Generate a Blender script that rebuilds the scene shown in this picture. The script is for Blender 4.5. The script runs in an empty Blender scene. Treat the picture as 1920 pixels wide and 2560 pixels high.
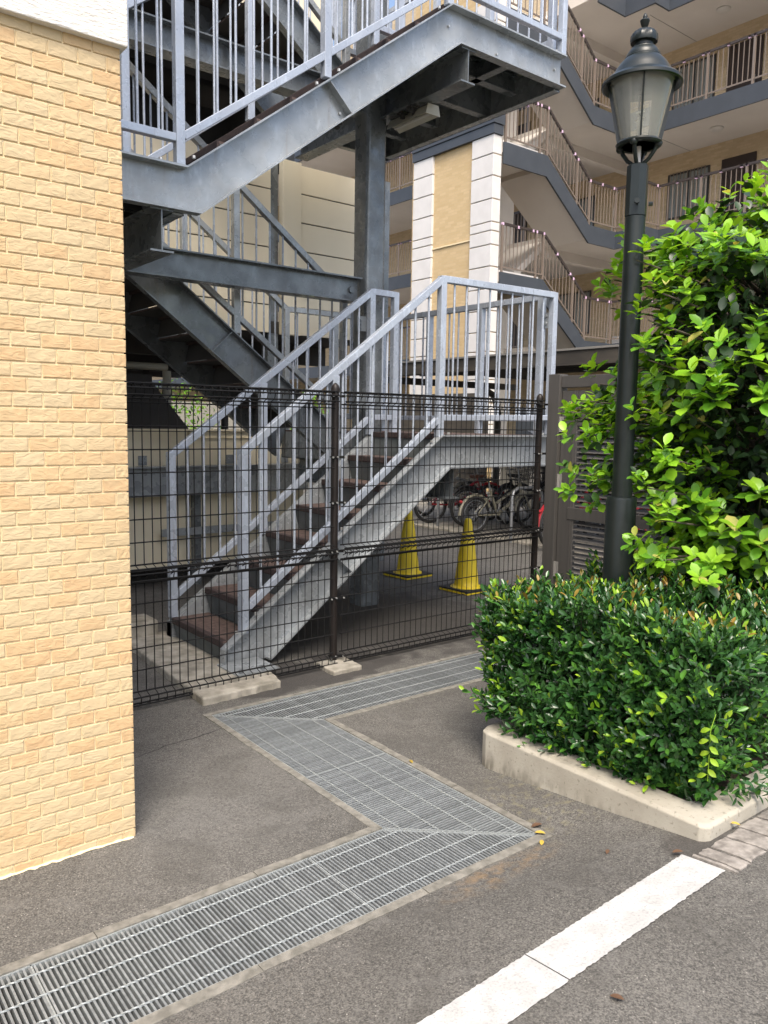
import bpy, math, random
import numpy as np
from mathutils import Vector, Matrix
random.seed(7); rng = np.random.default_rng(7)
R = math.radians
scn = bpy.context.scene
COL = scn.collection

# ------------------------------------------------------------------ camera
CAM_H = 1.6
pit, rol, yaw = R(6.41), R(0.91), R(51.58)
F = Vector((math.cos(yaw)*math.cos(pit), math.sin(yaw)*math.cos(pit), -math.sin(pit)))
R0 = Vector((math.sin(yaw), -math.cos(yaw), 0)); U0 = R0.cross(F)
RV = R0*math.cos(rol)+U0*math.sin(rol); UV = -R0*math.sin(rol)+U0*math.cos(rol)
cd = bpy.data.cameras.new('camera'); cam = bpy.data.objects.new('camera', cd); COL.objects.link(cam)
m = Matrix((RV, UV, -F)).transposed().to_4x4(); m.translation = Vector((0, 0, CAM_H)); cam.matrix_world = m
cd.sensor_fit = 'VERTICAL'; cd.sensor_height = 24; cd.lens = 1984.6/2560*24
cd.clip_start = 0.05; cd.clip_end = 500
scn.camera = cam
# ------------------------------------------------------------------ light
w = bpy.data.worlds.new('World'); scn.world = w; w.use_nodes = True
nt = w.node_tree; bg = nt.nodes['Background']
sky = nt.nodes.new('ShaderNodeTexSky'); sky.sky_type = 'NISHITA'; sky.sun_disc = False
SUN_EL, SUN_AZ = R(58), R(215)          # azimuth clockwise from +Y
sky.sun_elevation = SUN_EL; sky.sun_rotation = SUN_AZ
sky.air_density = 1.0; sky.dust_density = 5.0; sky.ozone_density = 1.0
nt.links.new(sky.outputs[0], bg.inputs[0]); bg.inputs[1].default_value = 0.15
sl = bpy.data.lights.new('sun', 'SUN'); sun = bpy.data.objects.new('sun', sl); COL.objects.link(sun)
sl.energy = 1.4; sl.angle = R(28); sl.color = (1.0, 0.94, 0.84)
sd = Vector((math.sin(SUN_AZ)*math.cos(SUN_EL), math.cos(SUN_AZ)*math.cos(SUN_EL), math.sin(SUN_EL)))
sun.rotation_euler = (-sd).to_track_quat('-Z', 'Y').to_euler()
vs = scn.view_settings; vs.view_transform = 'Standard'; vs.look = 'None'; vs.gamma = 1; vs.exposure = 1.15
vs.use_curve_mapping = False

# ------------------------------------------------------------------ materials
def mat(name, col, rough=0.6, metal=0.0, col2=None, nscale=6.0, ndet=6, contrast=(0.35, 0.65), bump=0.0, bscale=60.0,
        spec=0.5, rnd=0.0, stretch=None, extra=None, bdist=0.004):
    mt = bpy.data.materials.new(name); mt.use_nodes = True
    n = mt.node_tree; b = n.nodes['Principled BSDF']
    b.inputs['Base Color'].default_value = (*col, 1); b.inputs['Roughness'].default_value = rough
    b.inputs['Metallic'].default_value = metal; b.inputs['Specular IOR Level'].default_value = spec
    geo = n.nodes.new('ShaderNodeNewGeometry'); src = geo.outputs['Position']
    if stretch:
        mp = n.nodes.new('ShaderNodeMapping'); mp.inputs['Scale'].default_value = stretch
        n.links.new(src, mp.inputs[0]); src = mp.outputs[0]
    cs = None
    if col2 is not None:
        no = n.nodes.new('ShaderNodeTexNoise'); no.inputs['Scale'].default_value = nscale; no.inputs['Detail'].default_value = ndet
        n.links.new(src, no.inputs['Vector'])
        cr = n.nodes.new('ShaderNodeValToRGB'); cr.color_ramp.elements[0].position = contrast[0]; cr.color_ramp.elements[1].position = contrast[1]
        cr.color_ramp.elements[0].color = (*col, 1); cr.color_ramp.elements[1].color = (*col2, 1)
        n.links.new(no.outputs['Fac'], cr.inputs[0]); cs = cr.outputs[0]
    if rnd:
        hs = n.nodes.new('ShaderNodeHueSaturation'); ma = n.nodes.new('ShaderNodeMath'); ma.operation = 'MULTIPLY_ADD'
        oi = n.nodes.new('ShaderNodeObjectInfo'); ad = n.nodes.new('ShaderNodeMath'); ad.operation = 'ADD'
        fr = n.nodes.new('ShaderNodeMath'); fr.operation = 'FRACT'
        n.links.new(geo.outputs['Random Per Island'], ad.inputs[0]); n.links.new(oi.outputs['Random'], ad.inputs[1])
        n.links.new(ad.outputs[0], fr.inputs[0]); n.links.new(fr.outputs[0], ma.inputs[0])
        ma.inputs[1].default_value = rnd*2; ma.inputs[2].default_value = 1-rnd
        n.links.new(ma.outputs[0], hs.inputs['Value'])
        if cs: n.links.new(cs, hs.inputs['Color'])
        else: hs.inputs['Color'].default_value = (*col, 1)
        cs = hs.outputs[0]
    if cs: n.links.new(cs, b.inputs['Base Color'])
    if bump:
        bn = n.nodes.new('ShaderNodeTexNoise'); bn.inputs['Scale'].default_value = bscale; bn.inputs['Detail'].default_value = 5
        n.links.new(src, bn.inputs['Vector'])
        bu = n.nodes.new('ShaderNodeBump'); bu.inputs['Strength'].default_value = bump; bu.inputs['Distance'].default_value = bdist
        n.links.new(bn.outputs['Fac'], bu.inputs['Height']); n.links.new(bu.outputs[0], b.inputs['Normal'])
    if extra: extra(n, b, geo, cs)
    return mt

def mixc(n, fac, a, b_, mode='MIX'):
    mx = n.nodes.new('ShaderNodeMix'); mx.data_type = 'RGBA'; mx.blend_type = mode
    for s, v in ((mx.inputs[0], fac), (mx.inputs[6], a), (mx.inputs[7], b_)):
        if hasattr(v, 'links'): n.links.new(v, s)
        elif isinstance(v, (int, float)): s.default_value = v
        else: s.default_value = (*v, 1)
    return mx.outputs[2]
def noise(n, geo, scale, det=5, lo=0.4, hi=0.6, stretch=None, dist=0.0):
    no = n.nodes.new('ShaderNodeTexNoise'); no.inputs['Scale'].default_value = scale; no.inputs['Detail'].default_value = det
    no.inputs['Distortion'].default_value = dist
    src = geo.outputs['Position']
    if stretch:
        mp = n.nodes.new('ShaderNodeMapping'); mp.inputs['Scale'].default_value = stretch
        n.links.new(src, mp.inputs[0]); src = mp.outputs[0]
    n.links.new(src, no.inputs['Vector'])
    mr = n.nodes.new('ShaderNodeMapRange'); mr.inputs[1].default_value = lo; mr.inputs[2].default_value = hi
    n.links.new(no.outputs['Fac'], mr.inputs[0]); return mr.outputs[0]
def blob(n, geo, c, r, soft=0.5, sx=1.0, sy=1.0):
    mp = n.nodes.new('ShaderNodeMapping'); mp.vector_type = 'POINT'
    mp.inputs['Location'].default_value = (-c[0]*sx, -c[1]*sy, 0); mp.inputs['Scale'].default_value = (sx, sy, 0)
    n.links.new(geo.outputs['Position'], mp.inputs[0])
    ln = n.nodes.new('ShaderNodeVectorMath'); ln.operation = 'LENGTH'; n.links.new(mp.outputs[0], ln.inputs[0])
    no = n.nodes.new('ShaderNodeTexNoise'); no.inputs['Scale'].default_value = 7; no.inputs['Detail'].default_value = 6
    n.links.new(geo.outputs['Position'], no.inputs['Vector'])
    ad = n.nodes.new('ShaderNodeMath'); ad.operation = 'MULTIPLY_ADD'; n.links.new(no.outputs['Fac'], ad.inputs[0]); ad.inputs[1].default_value = r*1.2
    n.links.new(ln.outputs['Value'], ad.inputs[2])
    mr = n.nodes.new('ShaderNodeMapRange'); mr.interpolation_type = 'SMOOTHSTEP'
    mr.inputs[1].default_value = r*1.6; mr.inputs[2].default_value = r*(1.6-soft); mr.inputs[3].default_value = 0; mr.inputs[4].default_value = 1
    n.links.new(ad.outputs[0], mr.inputs[0]); return mr.outputs[0]
def mul(n, a, k):
    mm = n.nodes.new('ShaderNodeMath'); mm.operation = 'MULTIPLY'; n.links.new(a, mm.inputs[0])
    if hasattr(k, 'links'): n.links.new(k, mm.inputs[1])
    else: mm.inputs[1].default_value = k
    return mm.outputs[0]

CRK = (0.17, 3.335)     # a crack across the asphalt: y = a*x + b
def asphalt_x(n, b, geo, cs):
    base = mixc(n, noise(n, geo, 1.3, 4, 0.35, 0.65), (0.074, 0.071, 0.064), (0.098, 0.094, 0.085))
    base = mixc(n, noise(n, geo, 170, 5, 0.34, 0.68), mixc(n, 1.0, base, (0.45, 0.45, 0.45), 'MULTIPLY'), mixc(n, 1.0, base, (1.6, 1.6, 1.6), 'MULTIPLY'))
    vo = n.nodes.new('ShaderNodeTexVoronoi'); vo.inputs['Scale'].default_value = 120; n.links.new(geo.outputs['Position'], vo.inputs['Vector'])
    mr = n.nodes.new('ShaderNodeMapRange'); mr.inputs[1].default_value = 0.3; mr.inputs[2].default_value = 0.2; mr.inputs[3].default_value = 0; mr.inputs[4].default_value = 1
    n.links.new(vo.outputs['Distance'], mr.inputs[0])
    sep = n.nodes.new('ShaderNodeSeparateColor'); n.links.new(vo.outputs['Color'], sep.inputs[0])
    gt = n.nodes.new('ShaderNodeMath'); gt.operation = 'GREATER_THAN'; gt.inputs[1].default_value = 0.955; n.links.new(sep.outputs[0], gt.inputs[0])
    base = mixc(n, mul(n, mul(n, mr.outputs[0], gt.outputs[0]), 0.8), base, (0.42, 0.40, 0.36))
    base = mixc(n, mul(n, noise(n, geo, 420, 2, 0.62, 0.70), 0.55), base, (0.24, 0.23, 0.21))
    base = mixc(n, mul(n, noise(n, geo, 330, 2, 0.63, 0.72), 0.6), base, (0.03, 0.029, 0.027))
    for sc_, am_ in ((120, .38), (230, .5)):
        vp = n.nodes.new('ShaderNodeTexVoronoi'); vp.inputs['Scale'].default_value = sc_; n.links.new(geo.outputs['Position'], vp.inputs['Vector'])
        sc2 = n.nodes.new('ShaderNodeSeparateColor'); n.links.new(vp.outputs['Color'], sc2.inputs[0])
        mp_ = n.nodes.new('ShaderNodeMapRange'); mp_.inputs[1].default_value = .62; mp_.inputs[2].default_value = 1.0; n.links.new(sc2.outputs[1], mp_.inputs[0])
        mq_ = n.nodes.new('ShaderNodeMapRange'); mq_.inputs[1].default_value = .30; mq_.inputs[2].default_value = 0.0; n.links.new(sc2.outputs[1], mq_.inputs[0])
        base = mixc(n, mul(n, mp_.outputs[0], am_), base, (0.20, 0.19, 0.17)); base = mixc(n, mul(n, mq_.outputs[0], am_), base, (0.035, 0.033, 0.03))
    # pale scuffed patch beside the wall, damp band by the fence, rust bleeding from the grating, moss by the kerb
    base = mixc(n, mul(n, mul(n, blob(n, geo, (1.55, 3.0), 0.75, 0.7), noise(n, geo, 60, 3, 0.3, 0.7)), 0.55), base, (0.175, 0.168, 0.155))
    base = mixc(n, mul(n, noise(n, geo, 2.3, 7, 0.5, 0.62, None, 1.5), 0.35), base, (0.058, 0.055, 0.048))
    base = mixc(n, mul(n, noise(n, geo, 3.7, 7, 0.54, 0.66, None, 2.5), 0.3), base, (0.145, 0.14, 0.13))
    nz_ = n.nodes.new('ShaderNodeTexNoise'); nz_.inputs['Scale'].default_value = 6; nz_.inputs['Detail'].default_value = 8; n.links.new(geo.outputs['Position'], nz_.inputs['Vector'])
    sp = n.nodes.new('ShaderNodeSeparateXYZ'); n.links.new(geo.outputs['Position'], sp.inputs[0])
    def mth(op, a, c):
        q = n.nodes.new('ShaderNodeMath'); q.operation = op
        for i_, v_ in enumerate((a, c)):
            if hasattr(v_, 'links'): n.links.new(v_, q.inputs[i_])
            elif v_ is not None: q.inputs[i_].default_value = v_
        return q.outputs[0]
    off = mth('ADD', mth('SUBTRACT', sp.outputs[1], mth('MULTIPLY', sp.outputs[0], CRK[0])), mth('MULTIPLY', mth('SUBTRACT', nz_.outputs['Fac'], .5), .14))
    dist = mth('ABSOLUTE', mth('SUBTRACT', off, CRK[1]), None)
    inx = mth('MULTIPLY', mth('GREATER_THAN', sp.outputs[0], 1.0), mth('LESS_THAN', sp.outputs[0], 1.83))
    mc = n.nodes.new('ShaderNodeMapRange'); mc.inputs[1].default_value = .006; mc.inputs[2].default_value = .002; mc.inputs[3].default_value = 0; mc.inputs[4].default_value = 1; n.links.new(dist, mc.inputs[0])
    base = mixc(n, mul(n, mul(n, mc.outputs[0], inx), .8), base, (.02, .019, .018))
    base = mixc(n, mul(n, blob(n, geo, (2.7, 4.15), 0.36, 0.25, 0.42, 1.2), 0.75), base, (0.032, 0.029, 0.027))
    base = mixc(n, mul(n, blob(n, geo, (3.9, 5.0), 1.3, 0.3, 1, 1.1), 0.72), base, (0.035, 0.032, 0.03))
    base = mixc(n, mul(n, mul(n, blob(n, geo, (2.03, 1.83), 0.2, 0.7, 0.6, 1.9), noise(n, geo, 25, 4, 0.4, 0.7)), 0.55), base, (0.26, 0.17, 0.085))
    base = mixc(n, mul(n, mul(n, blob(n, geo, (2.5, 2.1), 0.35, 0.7), noise(n, geo, 30, 4, 0.5, 0.65)), 0.45), base, (0.2, 0.18, 0.11))
    base = mixc(n, mul(n, blob(n, geo, (2.6, 1.42), 0.17, 0.4, 1.0, 1.6), 0.6), base, (0.045, 0.04, 0.035))
    n.links.new(base, b.inputs['Base Color'])
    bn = n.nodes.new('ShaderNodeTexNoise'); bn.inputs['Scale'].default_value = 170; bn.inputs['Detail'].default_value = 3
    n.links.new(geo.outputs['Position'], bn.inputs['Vector'])
    bu = n.nodes.new('ShaderNodeBump'); bu.inputs['Strength'].default_value = 0.7; bu.inputs['Distance'].default_value = 0.003
    n.links.new(bn.outputs['Fac'], bu.inputs['Height']); n.links.new(bu.outputs[0], b.inputs['Normal'])
M = {}
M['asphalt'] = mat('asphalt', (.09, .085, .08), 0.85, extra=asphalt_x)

def galv_x(tint, amt, dark):
    def f(n, b, geo, cs):
        vo = n.nodes.new('ShaderNodeTexVoronoi'); vo.inputs['Scale'].default_value = 75; n.links.new(geo.outputs['Position'], vo.inputs['Vector'])
        sep = n.nodes.new('ShaderNodeSeparateColor'); n.links.new(vo.outputs['Color'], sep.inputs[0])
        c = mixc(n, noise(n, geo, 5, 6, 0.35, 0.65), dark, tint)
        c = mixc(n, mul(n, sep.outputs[0], amt), c, tuple(min(1, x*1.45) for x in tint))
        c = mixc(n, mul(n, noise(n, geo, 3.2, 7, 0.52, 0.66, (1, 1, .18)), 0.35), c, tuple(x*0.7 for x in dark))
        c = mixc(n, mul(n, noise(n, geo, 14, 7, 0.64, 0.74, (1.5, 1.5, .12)), 0.3), c, (.17, .11, .07))
        c = mixc(n, mul(n, noise(n, geo, 26, 6, 0.58, 0.72, (1, 1, .35)), 0.28), c, tuple(min(1, x*1.7) for x in tint))
        n.links.new(c, b.inputs['Base Color'])
        n.links.new(mul(n, noise(n, geo, 9, 4, 0.2, 0.9), 0.7), b.inputs['Roughness'])
        bn = n.nodes.new('ShaderNodeTexNoise'); bn.inputs['Scale'].default_value = 35; n.links.new(geo.outputs['Position'], bn.inputs['Vector'])
        bu = n.nodes.new('ShaderNodeBump'); bu.inputs['Strength'].default_value = 0.15; bu.inputs['Distance'].default_value = 0.002
        n.links.new(bn.outputs['Fac'], bu.inputs['Height']); n.links.new(bu.outputs[0], b.inputs['Normal'])
    return f
M['galv'] = mat('galvanised_steel', (.3, .33, .36), 0.5, 0.25, extra=galv_x((.36, .385, .40), 0.12, (.265, .285, .295)))
M['rail'] = mat('galvanised_railing', (.4, .44, .5), 0.45, 0.2, extra=galv_x((.42, .47, .54), 0.1, (.36, .40, .465)))
M['galv_dark'] = mat('shaded_galvanised_steel', (.15, .17, .18), 0.55, 0.25, extra=galv_x((.205, .225, .235), 0.15, (.125, .138, .146)))  # darker copy of the galvanised steel; shade on inner members put into its colour
M['tread'] = mat('brown_anti_slip_tread', (.070, .045, .038), 0.85, col2=(.125, .085, .072), nscale=30, bump=0.6, bscale=260)
M['nosing'] = mat('dark_brown_nosing', (.028, .017, .016), 0.8, col2=(.05, .033, .03), nscale=50, bump=0.7, bscale=300)
M['riser'] = mat('grey_steel_riser', (.085, .10, .10), 0.6, 0.2, col2=(.135, .15, .15), nscale=8)
M['bolt'] = mat('zinc_bolt', (.5, .5, .48), 0.4, 0.6)
def brick_x(n, b, geo, cs):
    # split-face relief and per-brick tone
    oi = n.nodes.new('ShaderNodeObjectInfo'); ad = n.nodes.new('ShaderNodeMath'); ad.operation = 'ADD'
    fr = n.nodes.new('ShaderNodeMath'); fr.operation = 'FRACT'
    n.links.new(geo.outputs['Random Per Island'], ad.inputs[0]); n.links.new(oi.outputs['Random'], ad.inputs[1]); n.links.new(ad.outputs[0], fr.inputs[0])
    cr = n.nodes.new('ShaderNodeValToRGB'); e = cr.color_ramp.elements
    e[0].color = (.535, .355, .185, 1); e[0].position = 0; e[1].color = (.535, .415, .24, 1); e[1].position = 1
    x = e.new(.28); x.color = (.56, .40, .215, 1); x = e.new(.62); x.color = (.54, .425, .255, 1)
    n.links.new(fr.outputs[0], cr.inputs[0])
    c = mixc(n, mul(n, noise(n, geo, 45, 4, 0.35, 0.7), 0.35), cr.outputs[0], (.60, .465, .265))
    c = mixc(n, mul(n, noise(n, geo, 2.2, 6, 0.5, 0.7, (1, 1, .35)), 0.28), c, (.40, .30, .17))
    n.links.new(c, b.inputs['Base Color'])
    n1 = n.nodes.new('ShaderNodeTexNoise'); n1.inputs['Scale'].default_value = 38; n1.inputs['Detail'].default_value = 6; n1.inputs['Distortion'].default_value = 1.4; n1.inputs['Roughness'].default_value = .5
    mp = n.nodes.new('ShaderNodeMapping'); mp.inputs['Scale'].default_value = (.6, .6, 1.3); n.links.new(geo.outputs['Position'], mp.inputs[0]); n.links.new(mp.outputs[0], n1.inputs['Vector'])
    bu = n.nodes.new('ShaderNodeBump'); bu.inputs['Strength'].default_value = 0.6; bu.inputs['Distance'].default_value = 0.006
    n.links.new(n1.outputs['Fac'], bu.inputs['Height']); n.links.new(bu.outputs[0], b.inputs['Normal'])
M['brick'] = mat('split_face_yellow_brick', (.66, .45, .2), 0.85, extra=brick_x)
M['mortar'] = mat('cream_mortar', (.80, .67, .43), 0.9, col2=(.74, .61, .37), nscale=30, bump=.3, bscale=150)
M['stucco'] = mat('pale_textured_stucco', (.66, .63, .57), 0.9, col2=(.72, .70, .64), nscale=20, bump=0.9, bscale=70, stretch=(.5, .5, 1.6), bdist=.006)
M['black'] = mat('dark_brown_coated_wire', (.008, .008, .008), 0.6, 0.0, spec=.2)
M['fpost'] = mat('dark_brown_post', (.014, .011, .010), 0.45, 0.0, col2=(.020, .016, .014), nscale=12, spec=.3)
M['concrete'] = mat('old_concrete', (.20, .185, .15), 0.9, col2=(.38, .355, .30), nscale=11, bump=0.4, bscale=60,
                    extra=None)
def kerb_x(n, b, geo, cs):
    c = mixc(n, noise(n, geo, 4, 6, 0.35, 0.65), (.32, .295, .24), (.43, .405, .34))
    sp = n.nodes.new('ShaderNodeSeparateXYZ'); n.links.new(geo.outputs['Position'], sp.inputs[0])
    mr = n.nodes.new('ShaderNodeMapRange'); mr.inputs[1].default_value = 0.11; mr.inputs[2].default_value = 0.0; mr.inputs[3].default_value = 0; mr.inputs[4].default_value = 1
    n.links.new(sp.outputs[2], mr.inputs[0])
    c = mixc(n, mul(n, mul(n, mr.outputs[0], noise(n, geo, 20, 6, 0.42, 0.62, (1.6, 1.6, .5))), 0.85), c, (.11, .10, .075))
    c = mixc(n, mul(n, noise(n, geo, 55, 6, 0.6, 0.7), 0.6), c, (.16, .145, .11))
    n.links.new(c, b.inputs['Base Color'])
M['kerb'] = mat('stained_kerb_concrete', (.4, .37, .3), 0.9, bump=0.35, bscale=90, extra=kerb_x)
M['edging'] = mat('drain_edging_concrete', (.13, .124, .105), 0.9, col2=(.225, .214, .185), nscale=26, bump=0.6, bscale=130)
M['drain'] = mat('dark_drain_channel', (.03, .03, .028), 0.9, col2=(.05, .05, .045), nscale=10)
M['grate'] = mat('galvanised_grating', (.20, .215, .22), 0.5, 0.3, col2=(.265, .285, .29), nscale=60, rnd=.18)
M['rod'] = mat('grating_cross_rod', (.25, .27, .27), 0.5, 0.25, col2=(.33, .355, .35), nscale=120, bump=.6, bscale=140)
def paint_x(n, b, geo, cs):
    c = mixc(n, noise(n, geo, 12, 6, 0.42, 0.62), (.40, .40, .39), (.49, .49, .48))
    c = mixc(n, mul(n, noise(n, geo, 120, 4, 0.54, 0.66), 0.7), c, (.30, .30, .29))
    n.links.new(c, b.inputs['Base Color'])
M['paint'] = mat('white_road_paint', (.75, .75, .74), 0.7, bump=0.6, bscale=110, extra=paint_x)
M['cobble'] = mat('pinkish_paving_stone', (.17, .155, .138), 0.85, col2=(.33, .305, .275), nscale=28, bump=.5, bscale=50, rnd=.12)
M['soil'] = mat('planter_soil', (.045, .032, .022), 0.95, col2=(.08, .06, .04), nscale=25, bump=.8, bscale=60)
M['siding'] = mat('cream_siding', (.76, .68, .50), 0.55, col2=(.80, .73, .55), nscale=3, bump=.12, bscale=90, stretch=(1, 1, .06))
M['interior'] = mat('interior_steel_and_riser_shade', (.035, .033, .032), 0.8, col2=(.055, .052, .048), nscale=2)
M['cream_pipe'] = mat('cream_pipe', (.55, .53, .44), 0.5)
M['apt_white'] = mat('white_wall_cladding', (.64, .62, .59), 0.8, col2=(.69, .67, .64), nscale=4, bump=.15, bscale=60)
M['apt_soffit'] = mat('beige_painted_soffit', (.60, .565, .52), 0.85, col2=(.64, .605, .56), nscale=1.2)
M['apt_stairwall'] = mat('pale_stair_wall', (.58, .55, .50), 0.85, col2=(.62, .59, .54), nscale=1.5)
M['slate'] = mat('slate_blue_fascia', (.046, .055, .068), 0.6, col2=(.054, .064, .078), nscale=3)
M['bronze'] = mat('bronze_railing', (.22, .18, .15), 0.45, 0.2)
M['bronze_dark'] = mat('dark_handrail', (.045, .035, .032), 0.5)
M['pink'] = mat('pale_pink_tie', (.70, .50, .66), 0.6)
def aptbrick(colA, colB, mort, axis='yz'):
    def f(n, b, geo, cs):
        sp = n.nodes.new('ShaderNodeSeparateXYZ'); n.links.new(geo.outputs['Position'], sp.inputs[0])
        cb = n.nodes.new('ShaderNodeCombineXYZ')
        ad = n.nodes.new('ShaderNodeMath'); ad.operation = 'ADD'; n.links.new(sp.outputs[0], ad.inputs[0]); n.links.new(sp.outputs[1], ad.inputs[1])
        n.links.new(ad.outputs[0], cb.inputs[0]); n.links.new(sp.outputs[2], cb.inputs[1])
        bt = n.nodes.new('ShaderNodeTexBrick'); bt.inputs['Scale'].default_value = 1; bt.inputs['Brick Width'].default_value = .21
        bt.inputs['Row Height'].default_value = .067; bt.inputs['Mortar Size'].default_value = .006; bt.inputs['Bias'].default_value = 0
        bt.inputs['Color1'].default_value = (*colA, 1); bt.inputs['Color2'].default_value = (*colB, 1); bt.inputs['Mortar'].default_value = (*mort, 1)
        n.links.new(cb.outputs[0], bt.inputs['Vector']); n.links.new(bt.outputs['Color'], b.inputs['Base Color'])
        bu = n.nodes.new('ShaderNodeBump'); bu.inputs['Strength'].default_value = 0.5; bu.inputs['Distance'].default_value = 0.01; bu.invert = True
        n.links.new(bt.outputs['Fac'], bu.inputs['Height']); n.links.new(bu.outputs[0], b.inputs['Normal'])
    return f
M['apt_brick'] = mat('tan_wall_brick', (.5, .37, .2), .85, extra=aptbrick((.47, .37, .235), (.57, .46, .31), (.48, .39, .26)))
M['pillar_brick'] = mat('yellow_pillar_brick', (.6, .43, .2), .85, extra=aptbrick((.53, .385, .20), (.60, .45, .25), (.54, .41, .23)))
M['door'] = mat('dark_brown_door', (.030, .020, .018), 0.45)
M['winframe'] = mat('dark_window_frame', (.035, .035, .037), 0.4)
M['curtain'] = mat('grey_window_pane', (.20, .23, .24), 0.25, col2=(.30, .33, .33), nscale=14, stretch=(1, 1, .05))
M['lampwhite'] = mat('white_plastic', (.62, .60, .56), 0.4)
M['gate'] = mat('taupe_aluminium', (.095, .09, .084), 0.42, 0.25, col2=(.115, .108, .10), nscale=20, stretch=(1, 1, .05))
M['canopy'] = mat('dark_canopy_steel', (.05, .045, .04), 0.6, col2=(.085, .075, .06), nscale=8, stretch=(1, .2, 1))
M['canopy_edge'] = mat('canopy_edge_steel', (.28, .27, .25), 0.5, 0.2)
M['cone'] = mat('yellow_cone_plastic', (.86, .64, .02), 0.42, col2=(.82, .61, .03), nscale=9)
M['rubber'] = mat('black_rubber', (.016, .016, .016), 0.7)
M['red'] = mat('red_enamel', (.32, .018, .025), 0.3)
M['creamp'] = mat('cream_enamel', (.26, .245, .185), 0.3)
M['blackp'] = mat('black_plastic', (.014, .014, .015), 0.5)
M['chrome'] = mat('silver_metal', (.26, .27, .28), 0.4, 0.5)
M['saddle'] = mat('brown_leather', (.11, .05, .03), 0.5)
M['lamp'] = mat('dark_green_cast_iron', (.010, .0145, .0135), 0.32, 0.0, col2=(.015, .020, .019), nscale=10, spec=.4)
M['bark'] = mat('dark_bark', (.05, .038, .028), 0.9, col2=(.11, .09, .07), nscale=30, bump=.6, bscale=80)
M['shed'] = mat('beige_shed_panel', (.30, .29, .25), 0.6)
M['dry'] = mat('fallen_leaf', (.42, .30, .05), 0.6, rnd=.35)
M['dryb'] = mat('brown_fallen_leaf', (.10, .055, .03), 0.6, rnd=.3)
def glassmat():
    mt = bpy.data.materials.new('lantern_glass'); mt.use_nodes = True; n = mt.node_tree
    n.nodes.clear(); o = n.nodes.new('ShaderNodeOutputMaterial'); g = n.nodes.new('ShaderNodeBsdfGlossy'); g.inputs['Roughness'].default_value = .06; g.inputs[0].default_value = (.9, .9, .85, 1)
    t = n.nodes.new('ShaderNodeBsdfTransparent'); t.inputs[0].default_value = (.93, .94, .88, 1)
    d = n.nodes.new('ShaderNodeBsdfDiffuse'); d.inputs[0].default_value = (.80, .82, .74, 1)
    fr = n.nodes.new('ShaderNodeFresnel'); fr.inputs[0].default_value = 1.6
    m1 = n.nodes.new('ShaderNodeMixShader'); m1.inputs[0].default_value = .24; n.links.new(t.outputs[0], m1.inputs[1]); n.links.new(d.outputs[0], m1.inputs[2])
    m2 = n.nodes.new('ShaderNodeMixShader'); n.links.new(fr.outputs[0], m2.inputs[0]); n.links.new(m1.outputs[0], m2.inputs[1]); n.links.new(g.outputs[0], m2.inputs[2])
    n.links.new(m2.outputs[0], o.inputs[0]); return mt
M['glass'] = glassmat()
def leafmat(name, a, b_, rough=.35, tr=.35):
    mt = mat(name, a, rough, rnd=.22, col2=b_, nscale=7, spec=.5)
    n = mt.node_tree; b = n.nodes['Principled BSDF']; o = [x for x in n.nodes if x.type == 'OUTPUT_MATERIAL'][0]
    t = n.nodes.new('ShaderNodeBsdfTranslucent'); t.inputs[0].default_value = (min(1, b_[0]*1.3), min(1, b_[1]*1.2), b_[2]*.6, 1)
    mx = n.nodes.new('ShaderNodeMixShader'); mx.inputs[0].default_value = tr
    n.links.new(b.outputs[0], mx.inputs[1]); n.links.new(t.outputs[0], mx.inputs[2]); n.links.new(mx.outputs[0], o.inputs[0]); return mt
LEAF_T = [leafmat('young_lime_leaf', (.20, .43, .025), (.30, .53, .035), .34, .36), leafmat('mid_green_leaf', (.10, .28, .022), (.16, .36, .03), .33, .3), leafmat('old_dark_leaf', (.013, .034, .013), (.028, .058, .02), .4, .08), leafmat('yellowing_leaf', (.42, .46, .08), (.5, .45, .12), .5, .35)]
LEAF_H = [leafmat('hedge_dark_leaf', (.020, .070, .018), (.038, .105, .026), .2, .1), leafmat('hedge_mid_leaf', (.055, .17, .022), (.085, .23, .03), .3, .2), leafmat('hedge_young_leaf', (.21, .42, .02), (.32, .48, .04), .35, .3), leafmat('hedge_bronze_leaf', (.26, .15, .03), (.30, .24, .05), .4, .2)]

# ------------------------------------------------------------------ builders
ORG = {}
def tag(o, label=None, cat=None, group=None, kind=None):
    if label: o['label'] = label
    if cat: o['category'] = cat
    if group: o['group'] = group
    if kind: o['kind'] = kind
    return o
def empty(name, loc=(0, 0, 0), parent=None):
    o = bpy.data.objects.new(name, None); COL.objects.link(o); o.empty_display_size = .1
    base = ORG[parent.name] if parent else Vector((0, 0, 0))
    o.location = Vector(loc)-base if parent else Vector(loc)
    if parent: o.parent = parent
    ORG[o.name] = Vector(loc); return o
def link(name, me, parent=None, loc=(0, 0, 0), rot=None, scale=None):
    """object with world location loc"""
    o = bpy.data.objects.new(name, me); COL.objects.link(o)
    base = Vector((0, 0, 0))
    if parent: o.parent = parent; base = ORG[parent.name]
    o.location = Vector(loc)-base
    if rot: o.rotation_euler = rot
    if scale: o.scale = scale
    ORG[o.name] = Vector(loc); return o
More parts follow.
